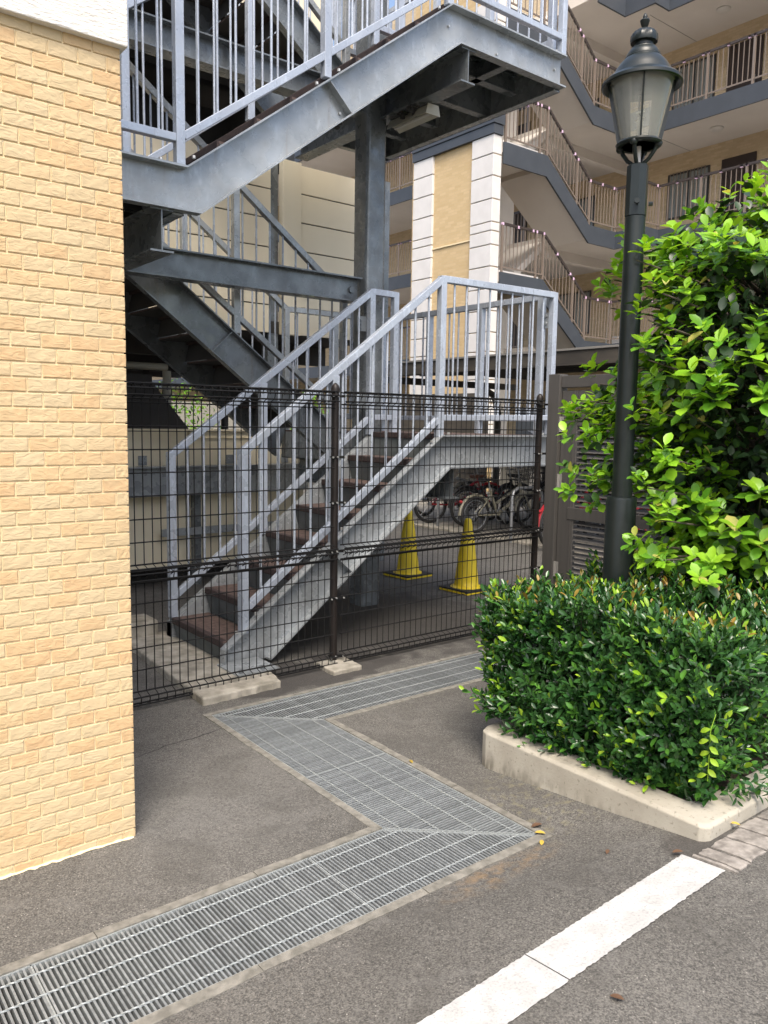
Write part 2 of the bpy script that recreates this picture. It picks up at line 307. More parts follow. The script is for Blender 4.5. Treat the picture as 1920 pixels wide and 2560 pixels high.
class MB:
    def __init__(s): s.v = []; s.f = []; s.mi = []; s.cur = 0
    def add(s, vs_, fs):
        k = len(s.v); s.v += [tuple(v) for v in vs_]; s.f += [tuple(i+k for i in f) for f in fs]; s.mi += [s.cur]*len(fs); return s
    def box(s, x0, x1, y0, y1, z0, z1):
        return s.add([(x0, y0, z0), (x1, y0, z0), (x1, y1, z0), (x0, y1, z0), (x0, y0, z1), (x1, y0, z1), (x1, y1, z1), (x0, y1, z1)],
                     [(0, 3, 2, 1), (4, 5, 6, 7), (0, 1, 5, 4), (1, 2, 6, 5), (2, 3, 7, 6), (3, 0, 4, 7)])
    def bar(s, p, q, wd, h, up=(0, 0, 1)):
        p = Vector(p); q = Vector(q); d = (q-p).normalized(); up = Vector(up)
        if abs(d.dot(up)) > .999: up = Vector((1, 0, 0))
        a = d.cross(up).normalized(); b = a.cross(d).normalized(); vs_ = []
        for c in (p, q):
            for sa, sb in ((-1, -1), (1, -1), (1, 1), (-1, 1)): vs_.append(c+a*sa*wd/2+b*sb*h/2)
        return s.add(vs_, [(0, 1, 2, 3), (7, 6, 5, 4), (0, 4, 5, 1), (1, 5, 6, 2), (2, 6, 7, 3), (3, 7, 4, 0)])
    def prism(s, poly, axis, a0, a1):
        n = len(poly)
        def P(u, v_, a): return {'y': (u, a, v_), 'x': (a, u, v_), 'z': (u, v_, a)}[axis]
        vs_ = [P(u, v_, a0) for u, v_ in poly]+[P(u, v_, a1) for u, v_ in poly]
        return s.add(vs_, [tuple(range(n)), tuple(range(2*n-1, n-1, -1))]+[(i, i+n, (i+1) % n+n, (i+1) % n) for i in range(n)])
    def tube(s, pts, r, n=6, closed=False, caps=True):
        pts = [Vector(p) for p in pts]; m_ = len(pts); rings = []; up = None
        rr = r if isinstance(r, (list, tuple)) else [r]*m_
        for i, p in enumerate(pts):
            if closed: d = pts[(i+1) % m_]-pts[i-1]
            else: d = pts[min(i+1, m_-1)]-pts[max(i-1, 0)]
            d.normalize()
            if up is None: up = Vector((0, 0, 1)) if abs(d.z) < .9 else Vector((1, 0, 0))
            a = d.cross(up)
            if a.length < 1e-4: a = d.cross(Vector((0, 1, 0)))
            a.normalize(); b = a.cross(d).normalized(); up = b
            rings.append([p+(a*math.cos(t)+b*math.sin(t))*rr[i] for t in [2*math.pi*k/n for k in range(n)]])
        vs_ = [v for rg in rings for v in rg]; fs = []
        for i in range(m_ if closed else m_-1):
            j = (i+1) % m_
            for k in range(n): fs.append((i*n+k, i*n+(k+1) % n, j*n+(k+1) % n, j*n+k))
        if caps and not closed: fs += [tuple(range(n-1, -1, -1)), tuple(range((m_-1)*n, m_*n))]
        return s.add(vs_, fs)
    def lathe(s, prof, c=(0, 0, 0), n=24, flute=None):
        vs_ = []; c = Vector(c)
        for j, (r, z) in enumerate(prof):
            for k in range(n):
                t = 2*math.pi*k/n; q = r*(1+(flute[j]*math.cos(t*(n//2)) if flute else 0)); vs_.append((c.x+q*math.cos(t), c.y+q*math.sin(t), c.z+z))
        fs = [(i*n+k, i*n+(k+1) % n, (i+1)*n+(k+1) % n, (i+1)*n+k) for i in range(len(prof)-1) for k in range(n)]
        fs += [tuple(range(n-1, -1, -1)), tuple(range((len(prof)-1)*n, len(prof)*n))]
        return s.add(vs_, fs)
    def mesh(s, name, mats, org=(0, 0, 0), smooth=False):
        me = bpy.data.meshes.new(name); o = Vector(org)
        me.from_pydata([Vector(v)-o for v in s.v], [], s.f)
        for mt in (mats if isinstance(mats, list) else [mats]): me.materials.append(mt)
        if any(s.mi): me.polygons.foreach_set('material_index', s.mi)
        if smooth: me.polygons.foreach_set('use_smooth', [True]*len(me.polygons))
        me.update(); return me
    def build(s, name, mats, parent=None, smooth=False, bevel=0, org=None):
        o = org if org is not None else (ORG[parent.name] if parent else Vector((0, 0, 0)))
        ob = link(name, s.mesh(name, mats, o, smooth), parent, o)
        if smooth:
            md = ob.modifiers.new('edge', 'EDGE_SPLIT'); md.split_angle = R(40)
        if bevel:
            md = ob.modifiers.new('bevel', 'BEVEL'); md.width = bevel; md.segments = 2; md.limit_method = 'ANGLE'
        return ob
def single(b, name, mats, org, label, cat, group=None, kind=None, **k):
    o = b.build(name, mats, None, org=Vector(org), **k); return tag(o, label, cat, group, kind)
def structure(o): o['kind'] = 'structure'; return o
def hexbolt(b, c, axis, r=.012, h=.012):
    c = Vector(c); ax = Vector(axis).normalized()
    a = ax.orthogonal().normalized(); d = ax.cross(a)
    ring = [c+(a*math.cos(t)+d*math.sin(t))*r for t in [k*math.pi/3 for k in range(6)]]
    b.add(ring+[p+ax*h for p in ring], [(5, 4, 3, 2, 1, 0), (6, 7, 8, 9, 10, 11)]+[(k, (k+1) % 6, (k+1) % 6+6, k+6) for k in range(6)])

# ------------------------------------------------------------------ ground
def sm(t): t = max(0., min(1., t)); return t*t*(3-2*t)
def gz(x, y):
    base = 0.1*min(max(1.885-y, 0), .68)
    side = .105*min(max(2.5-y, 0), 1.25)
    k = sm((1.885-y)/.42); wgt = sm((x-2.36)/.28)*(1-k)+min(1, max(0, (x-.6)/2.05))*k
    return base+(side-base)*wgt if y < 2.5 else 0.0
SX0, SX1, SY0, SY1, TY0, TY1 = 1.87, 2.335, 1.93, 2.335, 3.435, 3.85      # grating corridors
EB = .036
xs = sorted(set([round(v, 3) for v in np.arange(-1.5, 6.6, .09)]+[SX0-EB, SX1+EB, -60, -30, -12, -5, -2.5, 7.5, 9, 12, 18, 28, 45, 80]))
ys = sorted(set([round(v, 3) for v in np.arange(-.5, 6.0, .09)]+[SY0-EB, SY1+EB, TY0-EB, TY1+EB, -60, -30, -12, -5, -2, -1, 7, 9, 12, 18, 28, 45, 90]))
def in_hole(x, y):
    return (x < SX1+EB and x > -1.5 and SY0-EB < y < SY1+EB) or (SX0-EB < x < SX1+EB and SY0-EB < y < TY1+EB) or (SX0-EB < x < 6.5 and TY0-EB < y < TY1+EB)
xs = [x for x in xs if not any(abs(x-e) < .03 and x != e for e in (SX0-EB, SX1+EB))]
ys = [y for y in ys if not any(abs(y-e) < .03 and y != e for e in (SY0-EB, SY1+EB, TY0-EB, TY1+EB))]
g = MB(); idx = {}
for i, x in enumerate(xs):
    for j, y in enumerate(ys): idx[i, j] = len(g.v); g.v.append((x, y, gz(x, y)))
xl = max(x for x in xs if x < -1.4 and x > -2); xr = max(x for x in xs if x <= 6.5)
for i in range(len(xs)-1):
    for j in range(len(ys)-1):
        if in_hole((xs[i]+xs[i+1])/2, (ys[j]+ys[j+1])/2): continue
        g.f.append((idx[i, j], idx[i+1, j], idx[i+1, j+1], idx[i, j+1])); g.mi.append(0)
structure(g.build('ground', M['asphalt'], smooth=True))
XL, XR = -1.5, 6.48
b = MB(); b.box(XL, SX1+EB+.02, SY0-EB-.02, SY1+EB+.02, -.3, -.13); b.box(SX0-EB-.02, SX1+EB+.02, SY1+EB+.02, TY0-EB-.02, -.3, -.13); b.box(SX0-EB-.02, XR+.05, TY0-EB-.02, TY1+EB+.02, -.3, -.13)
structure(b.build('drain_channel', M['drain']))
# concrete edging pieces of the drain, a slightly crooked row
ed = empty('drain_edging', (2, 2, 0)); structure(ed)
def edging(p, q, nrm, ln=.6):
    p = Vector(p); q = Vector(q); d = q-p; L = d.length; d.normalize(); k = max(1, round(L/ln)); nrm = Vector(nrm)
    for i in range(k):
        a = p+d*(L*i/k+.0015); c = p+d*(L*(i+1)/k-.0015); t = .003+random.uniform(-.0015, .0015); ww = EB+random.uniform(-.002, .004)
        bb = MB()
        nn = 7; pts = []
        for s_ in range(nn+1): e = a.lerp(c, s_/nn); pts.append(e)
        vs_ = []
        for e in pts:
            o_ = e+nrm*(ww+random.uniform(-.003, .003)); vs_ += [(e.x, e.y, t), (o_.x, o_.y, t-.001), (e.x, e.y, -.14), (o_.x, o_.y, -.14)]
        fs = []
        for s_ in range(nn):
            k0 = s_*4; k1 = k0+4; fs += [(k0, k1, k1+1, k0+1), (k0, k0+2, k1+2, k1), (k0+1, k1+1, k1+3, k0+3)]
        fs += [(0, 1, 3, 2), (nn*4, nn*4+2, nn*4+3, nn*4+1)]
        bb.add(vs_, fs); bb.build('edging_stone', M['edging'], ed)
edging((XL, SY1, 0), (SX0, SY1, 0), (0, 1, 0)); edging((XL, SY0, 0), (SX1+EB, SY0, 0), (0, -1, 0))
edging((SX0, SY1+.001, 0), (SX0, TY1, 0), (-1, 0, 0)); edging((SX1, SY0, 0), (SX1, TY0, 0), (1, 0, 0))
edging((SX0-EB, TY1, 0), (XR, TY1, 0), (0, 1, 0)); edging((SX1, TY0, 0), (XR, TY0, 0), (0, -1, 0))
# ------------------------------------------------------------------ gratings
bar_cache = {}
def bar_mesh(L):
    k = round(L, 3)
    if k not in bar_cache:
        bb = MB(); n = max(2, int(L/.014)); w2 = .0032
        # top edge lightly serrated
        bb.box(-w2, w2, 0, L, -.025, -.001)
        bar_cache[k] = bb.mesh('grating_bar', M['grate'])
    return bar_cache[k]
def grating(name, label, x0, x1, y0, y1, run, clip, pitch, org, nstuff=None):
    """run='x': corridor along X with bars along Y.  clip(t)->(a,b) extent of the bar at position t"""
    e = tag(empty(name, org), label, 'drain grating', 'steel drain gratings in the asphalt')
    t0, t1 = (x0, x1) if run == 'x' else (y0, y1); c0, c1 = (y0, y1) if run == 'x' else (x0, x1)
    n = int((t1-t0)/pitch); fr = MB()
    far = MB(); cnt = 0
    for i in range(n):
        t = t0+(i+.5)*pitch; a, c = clip(t)
        if c-a < .02: continue
        if cnt < 290:
            me = bar_mesh(c-a-.008)
            link('grating_bar', me, e, (t, a+.004, -.002) if run == 'x' else (c-.004, t, -.002), None if run == 'x' else (0, 0, R(90)))
        cnt += 1
    # cross rods (twisted): small bars proud of the bearing bars
    m_ = 4
    for k in range(m_):
        cc = c0+(c1-c0)*(k+.5)/m_*1.0
        ok = [t for t in np.arange(t0, t1, .01) if clip(t)[0]+.005 < cc < clip(t)[1]-.005]
        if not ok: continue
        a, c = min(ok), max(ok); rb = MB(); seg = int((c-a)/.012)
        pts = [(a+(c-a)*s_/seg) for s_ in range(seg+1)]
        vs_ = []
        for s_, t in enumerate(pts):
            ang = s_*.7; 
            for q in range(4):
                an = ang+q*math.pi/2; u, v_ = .0034*math.cos(an), .0034*math.sin(an)
                vs_.append((t, cc+u, -.002+v_) if run == 'x' else (cc+u, t, -.002+v_))
        fs = [(s_*4+q, s_*4+(q+1) % 4, s_*4+4+(q+1) % 4, s_*4+4+q) for s_ in range(seg) for q in range(4)]
        rb.add(vs_, fs); rb.build('cross_rod', M['rod'], e)
    return e, fr
mit1 = lambda t: (SX1-(t-SY0)*(SX1-SX0)/(SY1-SY0))      # x on seam for y (seg1/2)
def clip1(x):       # bars along Y at x in seg1
    if x <= SX0: return SY0, SY1
    return SY0, SY0+(SX1-x)*(SY1-SY0)/(SX1-SX0)
def clip2(y):       # bars along X at y in seg2
    a = SX0; c = SX1
    if y < SY1: a = SX1-(y-SY0)*(SX1-SX0)/(SY1-SY0)
    if y > TY0: c = SX1-(y-TY0)*(SX1-SX0)/(TY1-TY0)
    return a, c
def clip3(x):
    if x >= SX1: return TY0, TY1
    return TY0+(SX1-x)*(TY1-TY0)/(SX1-SX0), TY1
def fbar(b, p, q): b.bar((p[0], p[1], -.014), (q[0], q[1], -.014), .005, .026)
e1, _ = grating('drain_grating', 'nearest steel drain grating running in from the lower left edge', XL, SX1, SY0, SY1, 'x', clip1, .0152, (1, 2.13, 0))
b = MB(); i_ = .004
fbar(b, (XL, SY0+i_), (SX1, SY0+i_)); fbar(b, (XL, SY1-i_), (SX0, SY1-i_)); fbar(b, (SX0, SY1-.008), (SX1-.008, SY0)); [fbar(b, (xx_, SY0), (xx_, SY1)) for xx_ in (-.4, .55, 1.52)]; b.build('frame', M['rod'], e1)
e2, _ = grating('drain_grating', 'middle diagonal steel grating linking the two parallel drains', SX0, SX1, SY0, TY1, 'y', clip2, .0152, (2.1, 2.9, 0))
b = MB(); fbar(b, (SX0+i_, SY1), (SX0+i_, TY1)); fbar(b, (SX1-i_, SY0), (SX1-i_, TY0)); fbar(b, (SX0+.006, SY1+.004), (SX1, SY0+.008)); fbar(b, (SX0+.004, TY1-.008), (SX1-.008, TY0+.004)); fbar(b, (SX0, 2.9), (SX1, 2.9)); b.build('frame', M['rod'], e2)
e3, _ = grating('drain_grating', 'farthest steel drain grating alongside the mesh fence', SX0, XR, TY0, TY1, 'x', clip3, .0162, (3.5, 3.64, 0))
b = MB(); fbar(b, (SX0, TY1-i_), (XR, TY1-i_)); fbar(b, (SX1, TY0+i_), (XR, TY0+i_)); fbar(b, (SX0+.01, TY1), (SX1+.002, TY0+.008)); [fbar(b, (xx_, TY0), (xx_, TY1)) for xx_ in (2.95, 3.95, 4.95)]; b.build('frame', M['rod'], e3)

# ------------------------------------------------------------------ white line
b = MB()
for (x0, x1, n) in ((-.6, 1.655, 200), (1.659, 2.47, 90)):
    k0 = len(b.v)
    for i in range(n+1):
        x = x0+(x1-x0)*i/n
        for t, y in enumerate((1.244, 1.27, 1.375, 1.402)):
            yy = y+(random.uniform(-.0022, .0022) if t in (0, 3) else 0); b.v.append((x, yy, gz(x, yy)+.004))
    for i in range(n):
        for t in range(3): k = k0+i*4+t; b.f.append((k, k+4, k+5, k+1)); b.mi.append(0)
structure(b.build('painted_line', M['paint']))
# ------------------------------------------------------------------ paving stones after the line
ps = empty('paving_strip', (2.8, 1.32, .1)); structure(ps)
def stone(x0, x1, y0, y1, z, h=.007, name='paving_stone', mt='cobble', par=ps):
    bb = MB(); nx = 7; pts = []
    def edge(p, q, n_):
        return [(p[0]+(q[0]-p[0])*i/n_+random.uniform(-.0035, .0035), p[1]+(q[1]-p[1])*i/n_+random.uniform(-.0045, .0045)) for i in range(n_)]
    poly = edge((x0, y0), (x1, y0), 5)+edge((x1, y0), (x1, y1), 4)+edge((x1, y1), (x0, y1), 5)+edge((x0, y1), (x0, y0), 4)
    c = ((x0+x1)/2, (y0+y1)/2); N = len(poly)
    vs_ = [(px, py, gz(px, py)-.02) for px, py in poly]+[(px, py, gz(px, py)+h*.6) for px, py in poly]
    vs_ += [(c[0]+(px-c[0])*.9, c[1]+(py-c[1])*.9, gz(px, py)+h+random.uniform(-.001, .001)) for px, py in poly]+[(c[0], c[1], gz(*c)+h)]
    fs = [(i, (i+1) % N, (i+1) % N+N, i+N) for i in range(N)]+[(i+N, (i+1) % N+N, (i+1) % N+2*N, i+2*N) for i in range(N)]+[(i+2*N, (i+1) % N+2*N, 3*N) for i in range(N)]
    bb.add(vs_, fs); return bb.build(name, M[mt], par, smooth=False, org=Vector((c[0], c[1], gz(*c)))) if par else bb
xx = 2.482
for wd in (.028, .075, .115, .105, .13, .14, .15, .13, .15, .14, .15, .14, .15):
    stone(xx, xx+wd-.013, 1.215+random.uniform(-.012, .012), 1.372+random.uniform(-.012, .003), .1); xx += wd
bb = stone(2.66, 3.3, .95, 1.125, .1, .02, par=None)
single(bb, 'paving_slab', M['cobble'], (2.66, 1.0, gz(2.7, 1.0)), 'corner of a pinkish paving slab cut off by the right edge', 'paving slab')

# ------------------------------------------------------------------ planter kerb
pk = MB(); KX, KY0, KY1, KZ = 2.6, 1.387, 2.547, .176; KW = .13; XE = 5.6
def kerb_ring(b):
    # profile ring with a chamfered top, front-left corner and far-left corner
    cs = [(KX, KY0), (KX, KY1)]
    outer = [(XE, KY0), (KX+.03, KY0), (KX+.012, KY0+.012), (KX, KY0+.03), (KX, KY1-.06), (KX+.02, KY1-.02), (KX+.06, KY1), (XE, KY1)]
    ch = .011
    def off(p, d):
        x = p[0]+(d if p[0] < 3 else 0); y = p[1]+(d if p[1] < 1.9 else -d); return (x, y)
    r0 = [(x, y, -.1) for x, y in outer]; r1 = [(x, y, KZ-ch) for x, y in outer]
    r2 = [(*off((x, y), ch), KZ) for x, y in outer]; r3 = [(*off((x, y), KW), KZ+.002) for x, y in outer]; r4 = [(*off((x, y), KW), KZ-.08) for x, y in outer]
    n = len(outer); v = []
    # subdivide the long left side
    rows = [r0, r1, r2, r3, r4]
    for r_ in rows: v += r_
    fs = []
    for k in range(4):
        for i in range(n-1): fs.append((k*n+i, (k+1)*n+i, (k+1)*n+i+1, k*n+i+1))
    b.add(v, fs)
kerb_ring(pk)
pl = empty('planter_kerb', (KX, KY0, 0)); tag(pl, 'low stained concrete kerb around the clipped hedge', 'planter kerb')
pk.build('kerb', M['kerb'], pl, bevel=.004)
b = MB(); b.box(KX+KW-.01, XE, KY0+KW-.01, KY1-KW+.01, .02, KZ-.02); b.build('soil', M['soil'], pl)


# ------------------------------------------------------------------ brick building corner
WX, WY = 1.07, 2.865
bw = tag(empty('brick_building', (WX, WY, 0)), 'yellow split-face brick corner of a building with pale stucco band above', 'building')
b = MB(); b.box(-3.5, WX-.006, WY, 4.33, -.05, 2.93); b.build('wall', M['mortar'], bw)  # unseen depth kept short so light reaches the siding behind the stairs
b = MB(); b.prism([(WX-.004, 0)]*0+[(-3.5, 2.87), (WX+.018, 2.87), (WX+.018, 6.0), (-3.5, 6.0)], 'y', WY-.035, 4.37); b.build('stucco_band', M['stucco'], bw, bevel=.004)
def brick_mesh(L, seed):
    rg = random.Random(seed); bb = MB(); H = .0445; D = .0052; nx, nz = 6, 4; g_ = []
    us = [0, .0022/L]+[k/(nx-2) for k in range(1, nx-2)]+[1-.0022/L, 1]; ws = [0, .05, .5, .95, 1][:nz+1] if nz == 4 else [0, .05, .95, 1]
    for j in range(nz+1):
        for i in range(nx+1):
            u = us[i]; v_ = ws[j]; edge = (i in (0, nx)) or (j in (0, nz))
            g_.append((u*L+(rg.uniform(-.0006, .0006) if edge else 0), -(D*.72 if edge else D+rg.uniform(-.0008, .0008)), v_*H))
    k = len(g_); vs_ = g_[:]
    back = []
    per = [i for i in range(nx+1)]+[(j)*(nx+1)+nx for j in range(1, nz+1)]+[nz*(nx+1)+i for i in range(nx-1, -1, -1)]+[j*(nx+1) for j in range(nz-1, 0, -1)]
    for p in per: x, y, z = g_[p]; vs_.append((x, .004, z))
    fs = [(j*(nx+1)+i, j*(nx+1)+i+1, (j+1)*(nx+1)+i+1, (j+1)*(nx+1)+i) for j in range(nz) for i in range(nx)]
    N = len(per)
    fs += [(per[i], k+i, k+(i+1) % N, per[(i+1) % N]) for i in range(N)]
    bb.add(vs_, fs); return bb
BL = [brick_mesh(.0925, s_) for s_ in range(7)]; BH = [brick_mesh(.0450, s_+20) for s_ in range(4)]; BLm = [x.mesh('brick', M['brick']) for x in BL]; BHm = [x.mesh('brick', M['brick']) for x in BH]
stuff = MB(); nparts = 0; PX, PZ = .0975, .0500
rows = list(range(58))
for r_ in rows:
    z = -.014+r_*PZ; xr_ = WX
    first_half = (r_ % 2 == 0)
    x = xr_; k = 0
    while x > -3.4:
        L = .0450 if (k == 0 and first_half) else .0925; L0 = L+.005
        x0 = x-L; vis = x0 > .5 and z < 2.88
        if z > 2.86: break
        if vis and nparts < 300 and z > -.03:
            me = random.choice(BHm if L < .05 else BLm); link('brick', me, bw, (x0, WY, z)); nparts += 1
        else:
            src = random.choice(BH if L < .05 else BL); stuff.add([(a+x0, c+WY, d+z) for a, c, d in src.v], src.f)
        x = x0-.005; k += 1
    # return face along +Y
    y = WY+.001
    for k in range(14):
        L = .0925 if (k or first_half) else .045
        src = random.choice(BH if L < .05 else BL); stuff.add([(WX-.010-c, a+y, d+z) for a, c, d in src.v], src.f); y += L+.005
o = stuff.build('brickwork', M['brick'], bw); o['kind'] = 'stuff'

b = MB(); pts = [(-1.2+.02*k, WY-.007+random.uniform(-.004, .003), .001+random.uniform(-.003, .003)) for k in range(114)]
b.tube(pts, [random.uniform(.004, .0085) for _ in pts], 5); b.build('mortar_bead', M['mortar'], bw)
def rough(poly, step=.03, j=.006):
    out = []
    for i in range(len(poly)):
        (xa, ya), (xb, yb) = poly[i], poly[(i+1) % len(poly)]; n = max(1, int(math.hypot(xb-xa, yb-ya)/step))
        for k in range(n): out.append((xa+(xb-xa)*k/n+random.uniform(-j, j), ya+(yb-ya)*k/n+random.uniform(-j, j)))
    return out
# ------------------------------------------------------------------ mesh fence
FY = 4.2
fe = tag(empty('mesh_fence', (2.94, FY, 0)), 'dark brown welded mesh fence with rolled edges in front of the stairs', 'fence')
def fpost(x):
    b = MB(); b.lathe([(.0255, -.02), (.0255, 1.79), (.029, 1.79), (.029, 1.81), (.024, 1.83), (.012, 1.845), (0.004, 1.85)], (x, FY+.035, 0), 16); p = b.build('post', M['fpost'], fe, smooth=True)
    for z in (1.765, 1.375, 1.08, .76, .45, .055):
        c = MB(); c.tube([(x+.03*math.cos(t), FY+.035+.03*math.sin(t), z) for t in [k*math.pi/5 for k in range(10)]], .004, 5, closed=True)
        c.bar((x-.05, FY-.004, z), (x-.02, FY+.01, z), .014, .016); c.bar((x+.05, FY-.004, z), (x+.02, FY+.01, z), .014, .016)
        k_ = c.build('clamp', M['black'], p)
        for dx in (-.048, 0.0, .048):
            c = MB(); hexbolt(c, (x+dx, FY-.012 if dx else FY+.004, z), (0, -1, 0), .0062, .008); c.build('bolt', M['bolt'], p)
for x in (2.945, 4.925): fpost(x)
RW = .0032
def roll_pts(x, z, s_):          # triangular roll profile: wire bends toward the viewer
    return [(x, FY, z), (x, FY-.052, z+.012*s_), (x, FY-.006, z+.05*s_), (x, FY, z+.055*s_)]
zmid = .755
def panel(x0, x1):
    n = round((x1-x0)/.05); st = (x1-x0)/n
    for (za, zb, ra, rb) in ((zmid+.005, 1.775, 1, -1), (.035, zmid-.045, 1, 0)):
        pass
    for i in range(n+1):
        x = x0+i*st
        b = MB()
        # rounded roll at the top, the middle seam and the bottom
        pts = [(x, FY, .05), (x, FY-.05, .035), (x, FY-.05, .065), (x, FY, .085), (x, FY, .71)]
        b.tube([(x, FY-.004, .02), (x, FY-.05, .028), (x, FY-.052, .07), (x, FY, .085), (x, FY, .705), (x, FY-.045, .72), (x, FY-.055, .755), (x, FY-.01, .765)], RW, 4)
        b.tube([(x, FY-.005, .735), (x, FY-.05, .755), (x, FY-.055, .785), (x, FY, .80), (x, FY, 1.715), (x, FY-.045, 1.73), (x, FY-.055, 1.765), (x, FY-.03, 1.79), (x, FY+.002, 1.785), (x, FY+.006, 1.76)], RW, 4)
        b.build('vertical_wire', M['black'], fe)
    zs = [.085+.125*k for k in range(6)][1:]+[.80+.127*k for k in range(8)][1:]
    for z in zs:
        b = MB(); b.tube([(x0-.02, FY-.004, z), (x1+.02, FY-.004, z)], RW*1.15, 4); b.build('horizontal_wire', M['black'], fe)
    for dy, z in ((-.002, .022), (-.052, .028), (-.052, .07), (-.002, .088), (-.002, .702), (-.047, .72), (-.056, .757), (-.008, .768), (-.05, .786), (-.002, .803), (-.002, 1.712), (-.047, 1.73), (-.057, 1.766), (-.03, 1.792), (.004, 1.787)):
        b = MB(); b.tube([(x0-.02, FY+dy, z), (x1+.02, FY+dy, z)], RW*1.6, 5); b.build('horizontal_wire', M['black'], fe)
panel(1.0, 2.90); panel(2.99, 4.88)
b = MB(); b.prism(rough([(2.80, 4.02), (3.03, 4.02), (3.05, 4.24), (2.82, 4.27)]), 'z', -.02, .028)
single(b, 'concrete_footing', M['concrete'], (2.93, 4.15, 0), 'small square concrete footing under the middle fence post', 'footing', bevel=.008)
b = MB(); b.prism(rough([(1.90, 4.0), (2.42, 4.02), (2.50, 4.5), (2.36, 5.5), (1.98, 5.5)]), 'z', -.02, .045)
single(b, 'concrete_pad', M['concrete'], (2.2, 4.6, 0), 'long pale concrete pad under the foot of the steel stairs', 'concrete pad', bevel=.01)
b = MB(); b.prism([(1.1, 5.4), (2.24, 5.44), (2.24, 5.7), (1.1, 5.7)], 'z', -.02, .15)
single(b, 'concrete_block', M['concrete'], (1.8, 5.5, 0), 'low concrete block beside the bottom step, half behind the brick wall', 'concrete block', bevel=.02)

# ------------------------------------------------------------------ steel staircase
st = tag(empty('steel_staircase', (4.2, 5.5, 0)), 'galvanised steel switchback staircase with brown treads behind the mesh fence', 'staircase')
def stringer(top, bot, yw, yf, m_='galv', stiff=()):
    """channel: web plate at yw, flanges reaching out to yf"""
    s_ = 1 if yf > yw else -1; tf = .012; b = MB()
    poly = top+bot[::-1]; b.prism(poly, 'y', yw, yw-s_*.008)
    def strip(pl_, dz):
        for i in range(len(pl_)-1):
            (xa, za), (xb, zb) = pl_[i], pl_[i+1]
            b.add([(xa, yw, za), (xb, yw, zb), (xb, yf, zb), (xa, yf, za), (xa, yw, za-dz), (xb, yw, zb-dz), (xb, yf, zb-dz), (xa, yf, za-dz)],
                  [(0, 1, 2, 3), (7, 6, 5, 4), (0, 4, 5, 1), (3, 2, 6, 7), (1, 5, 6, 2), (0, 3, 7, 4)])
    strip(top, tf); strip([(x, z+tf) for x, z in bot], tf)
    o_ = b.build('stringer', M[m_], st)
    for (xa, za, xb, zb) in stiff:
        c = MB(); c.add([(xa, yw, za-.013), (xa, yf-s_*.005, za-.013), (xb, yf-s_*.005, zb+.013), (xb, yw, zb+.013), (xa+.008, yw, za-.013), (xa+.008, yf-s_*.005, za-.013), (xb+.008, yf-s_*.005, zb+.013), (xb+.008, yw, zb+.013)],
                        [(0, 1, 2, 3), (7, 6, 5, 4), (0, 4, 5, 1), (1, 5, 6, 2), (2, 6, 7, 3), (3, 7, 4, 0)]); c.build('stiffener', M[m_], o_)
    return o_
XA, XB, XE_ = 2.05, 4.09, 5.35; FR = 4.45; MID1 = 5.35; MID2 = 5.78; BK = 6.80
S1 = [(2.27, .15), (XB, 1.515), (XE_, 1.515)]; B1 = [(2.60, .03), (XB+.085, 1.26), (XE_, 1.26)]
o = stringer([(2.27, .03)]+S1, [(2.59, .03)]+B1, FR+.065, FR, 'galv', [(3.06, .74, 3.25, .54)])
stringer([(2.27, .03)]+S1[:2]+[(XE_-.0, 1.515)], [(2.59, .03)]+B1, MID1-.05, MID1+.02, 'galv')
S3 = [(.75, 3.055), (XA, 3.055), (XB, 4.585), (XE_, 4.585)]; B3 = [(.75, 2.80), (XA+.085, 2.80), (XB+.085, 4.335), (XE_, 4.335)]
o3 = stringer(S3, B3, FR+.065, FR, 'galv', [(3.04, 3.79, 3.22, 3.60)])
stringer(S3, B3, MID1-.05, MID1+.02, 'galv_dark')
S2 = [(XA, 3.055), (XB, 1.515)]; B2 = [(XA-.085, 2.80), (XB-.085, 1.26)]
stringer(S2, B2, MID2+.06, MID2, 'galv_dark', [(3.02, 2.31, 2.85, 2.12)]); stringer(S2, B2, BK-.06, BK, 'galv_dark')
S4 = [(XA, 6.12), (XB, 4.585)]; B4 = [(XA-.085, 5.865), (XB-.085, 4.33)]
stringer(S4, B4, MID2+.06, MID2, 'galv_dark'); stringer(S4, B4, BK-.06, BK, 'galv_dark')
# mitre weld lines at the kinks and the toe plate with bolts
b = MB(); b.box(2.262, 2.268, FR, FR+.07, .03, .15); b.build('toe_plate', M['galv'], st)
# base plate
b = MB(); b.box(2.23, 2.52, 4.21, 4.50, .047, .056); bp = b.build('base_plate', M['galv'], st)
for x, y in ((2.27, 4.25), (2.42, 4.25)):
    b = MB(); hexbolt(b, (x, y, .056), (0, 0, 1), .016, .02); b.build('bolt', M['galv_dark'], bp)
def hbeam(p, q, h, wd, m_='galv_dark', name='beam', tf=.011, tw=.008):
    """I section along p->q, p,q on the top centre line (horizontal)"""
    p = Vector(p); q = Vector(q); b = MB(); dz = Vector((0, 0, 1))
    b.bar(p-dz*tf/2, q-dz*tf/2, wd, tf); b.bar(p-dz*(h-tf/2), q-dz*(h-tf/2), wd, tf); b.bar(p-dz*h/2, q-dz*h/2, tw, h-2*tf)
    return b.build(name, M[m_], st)
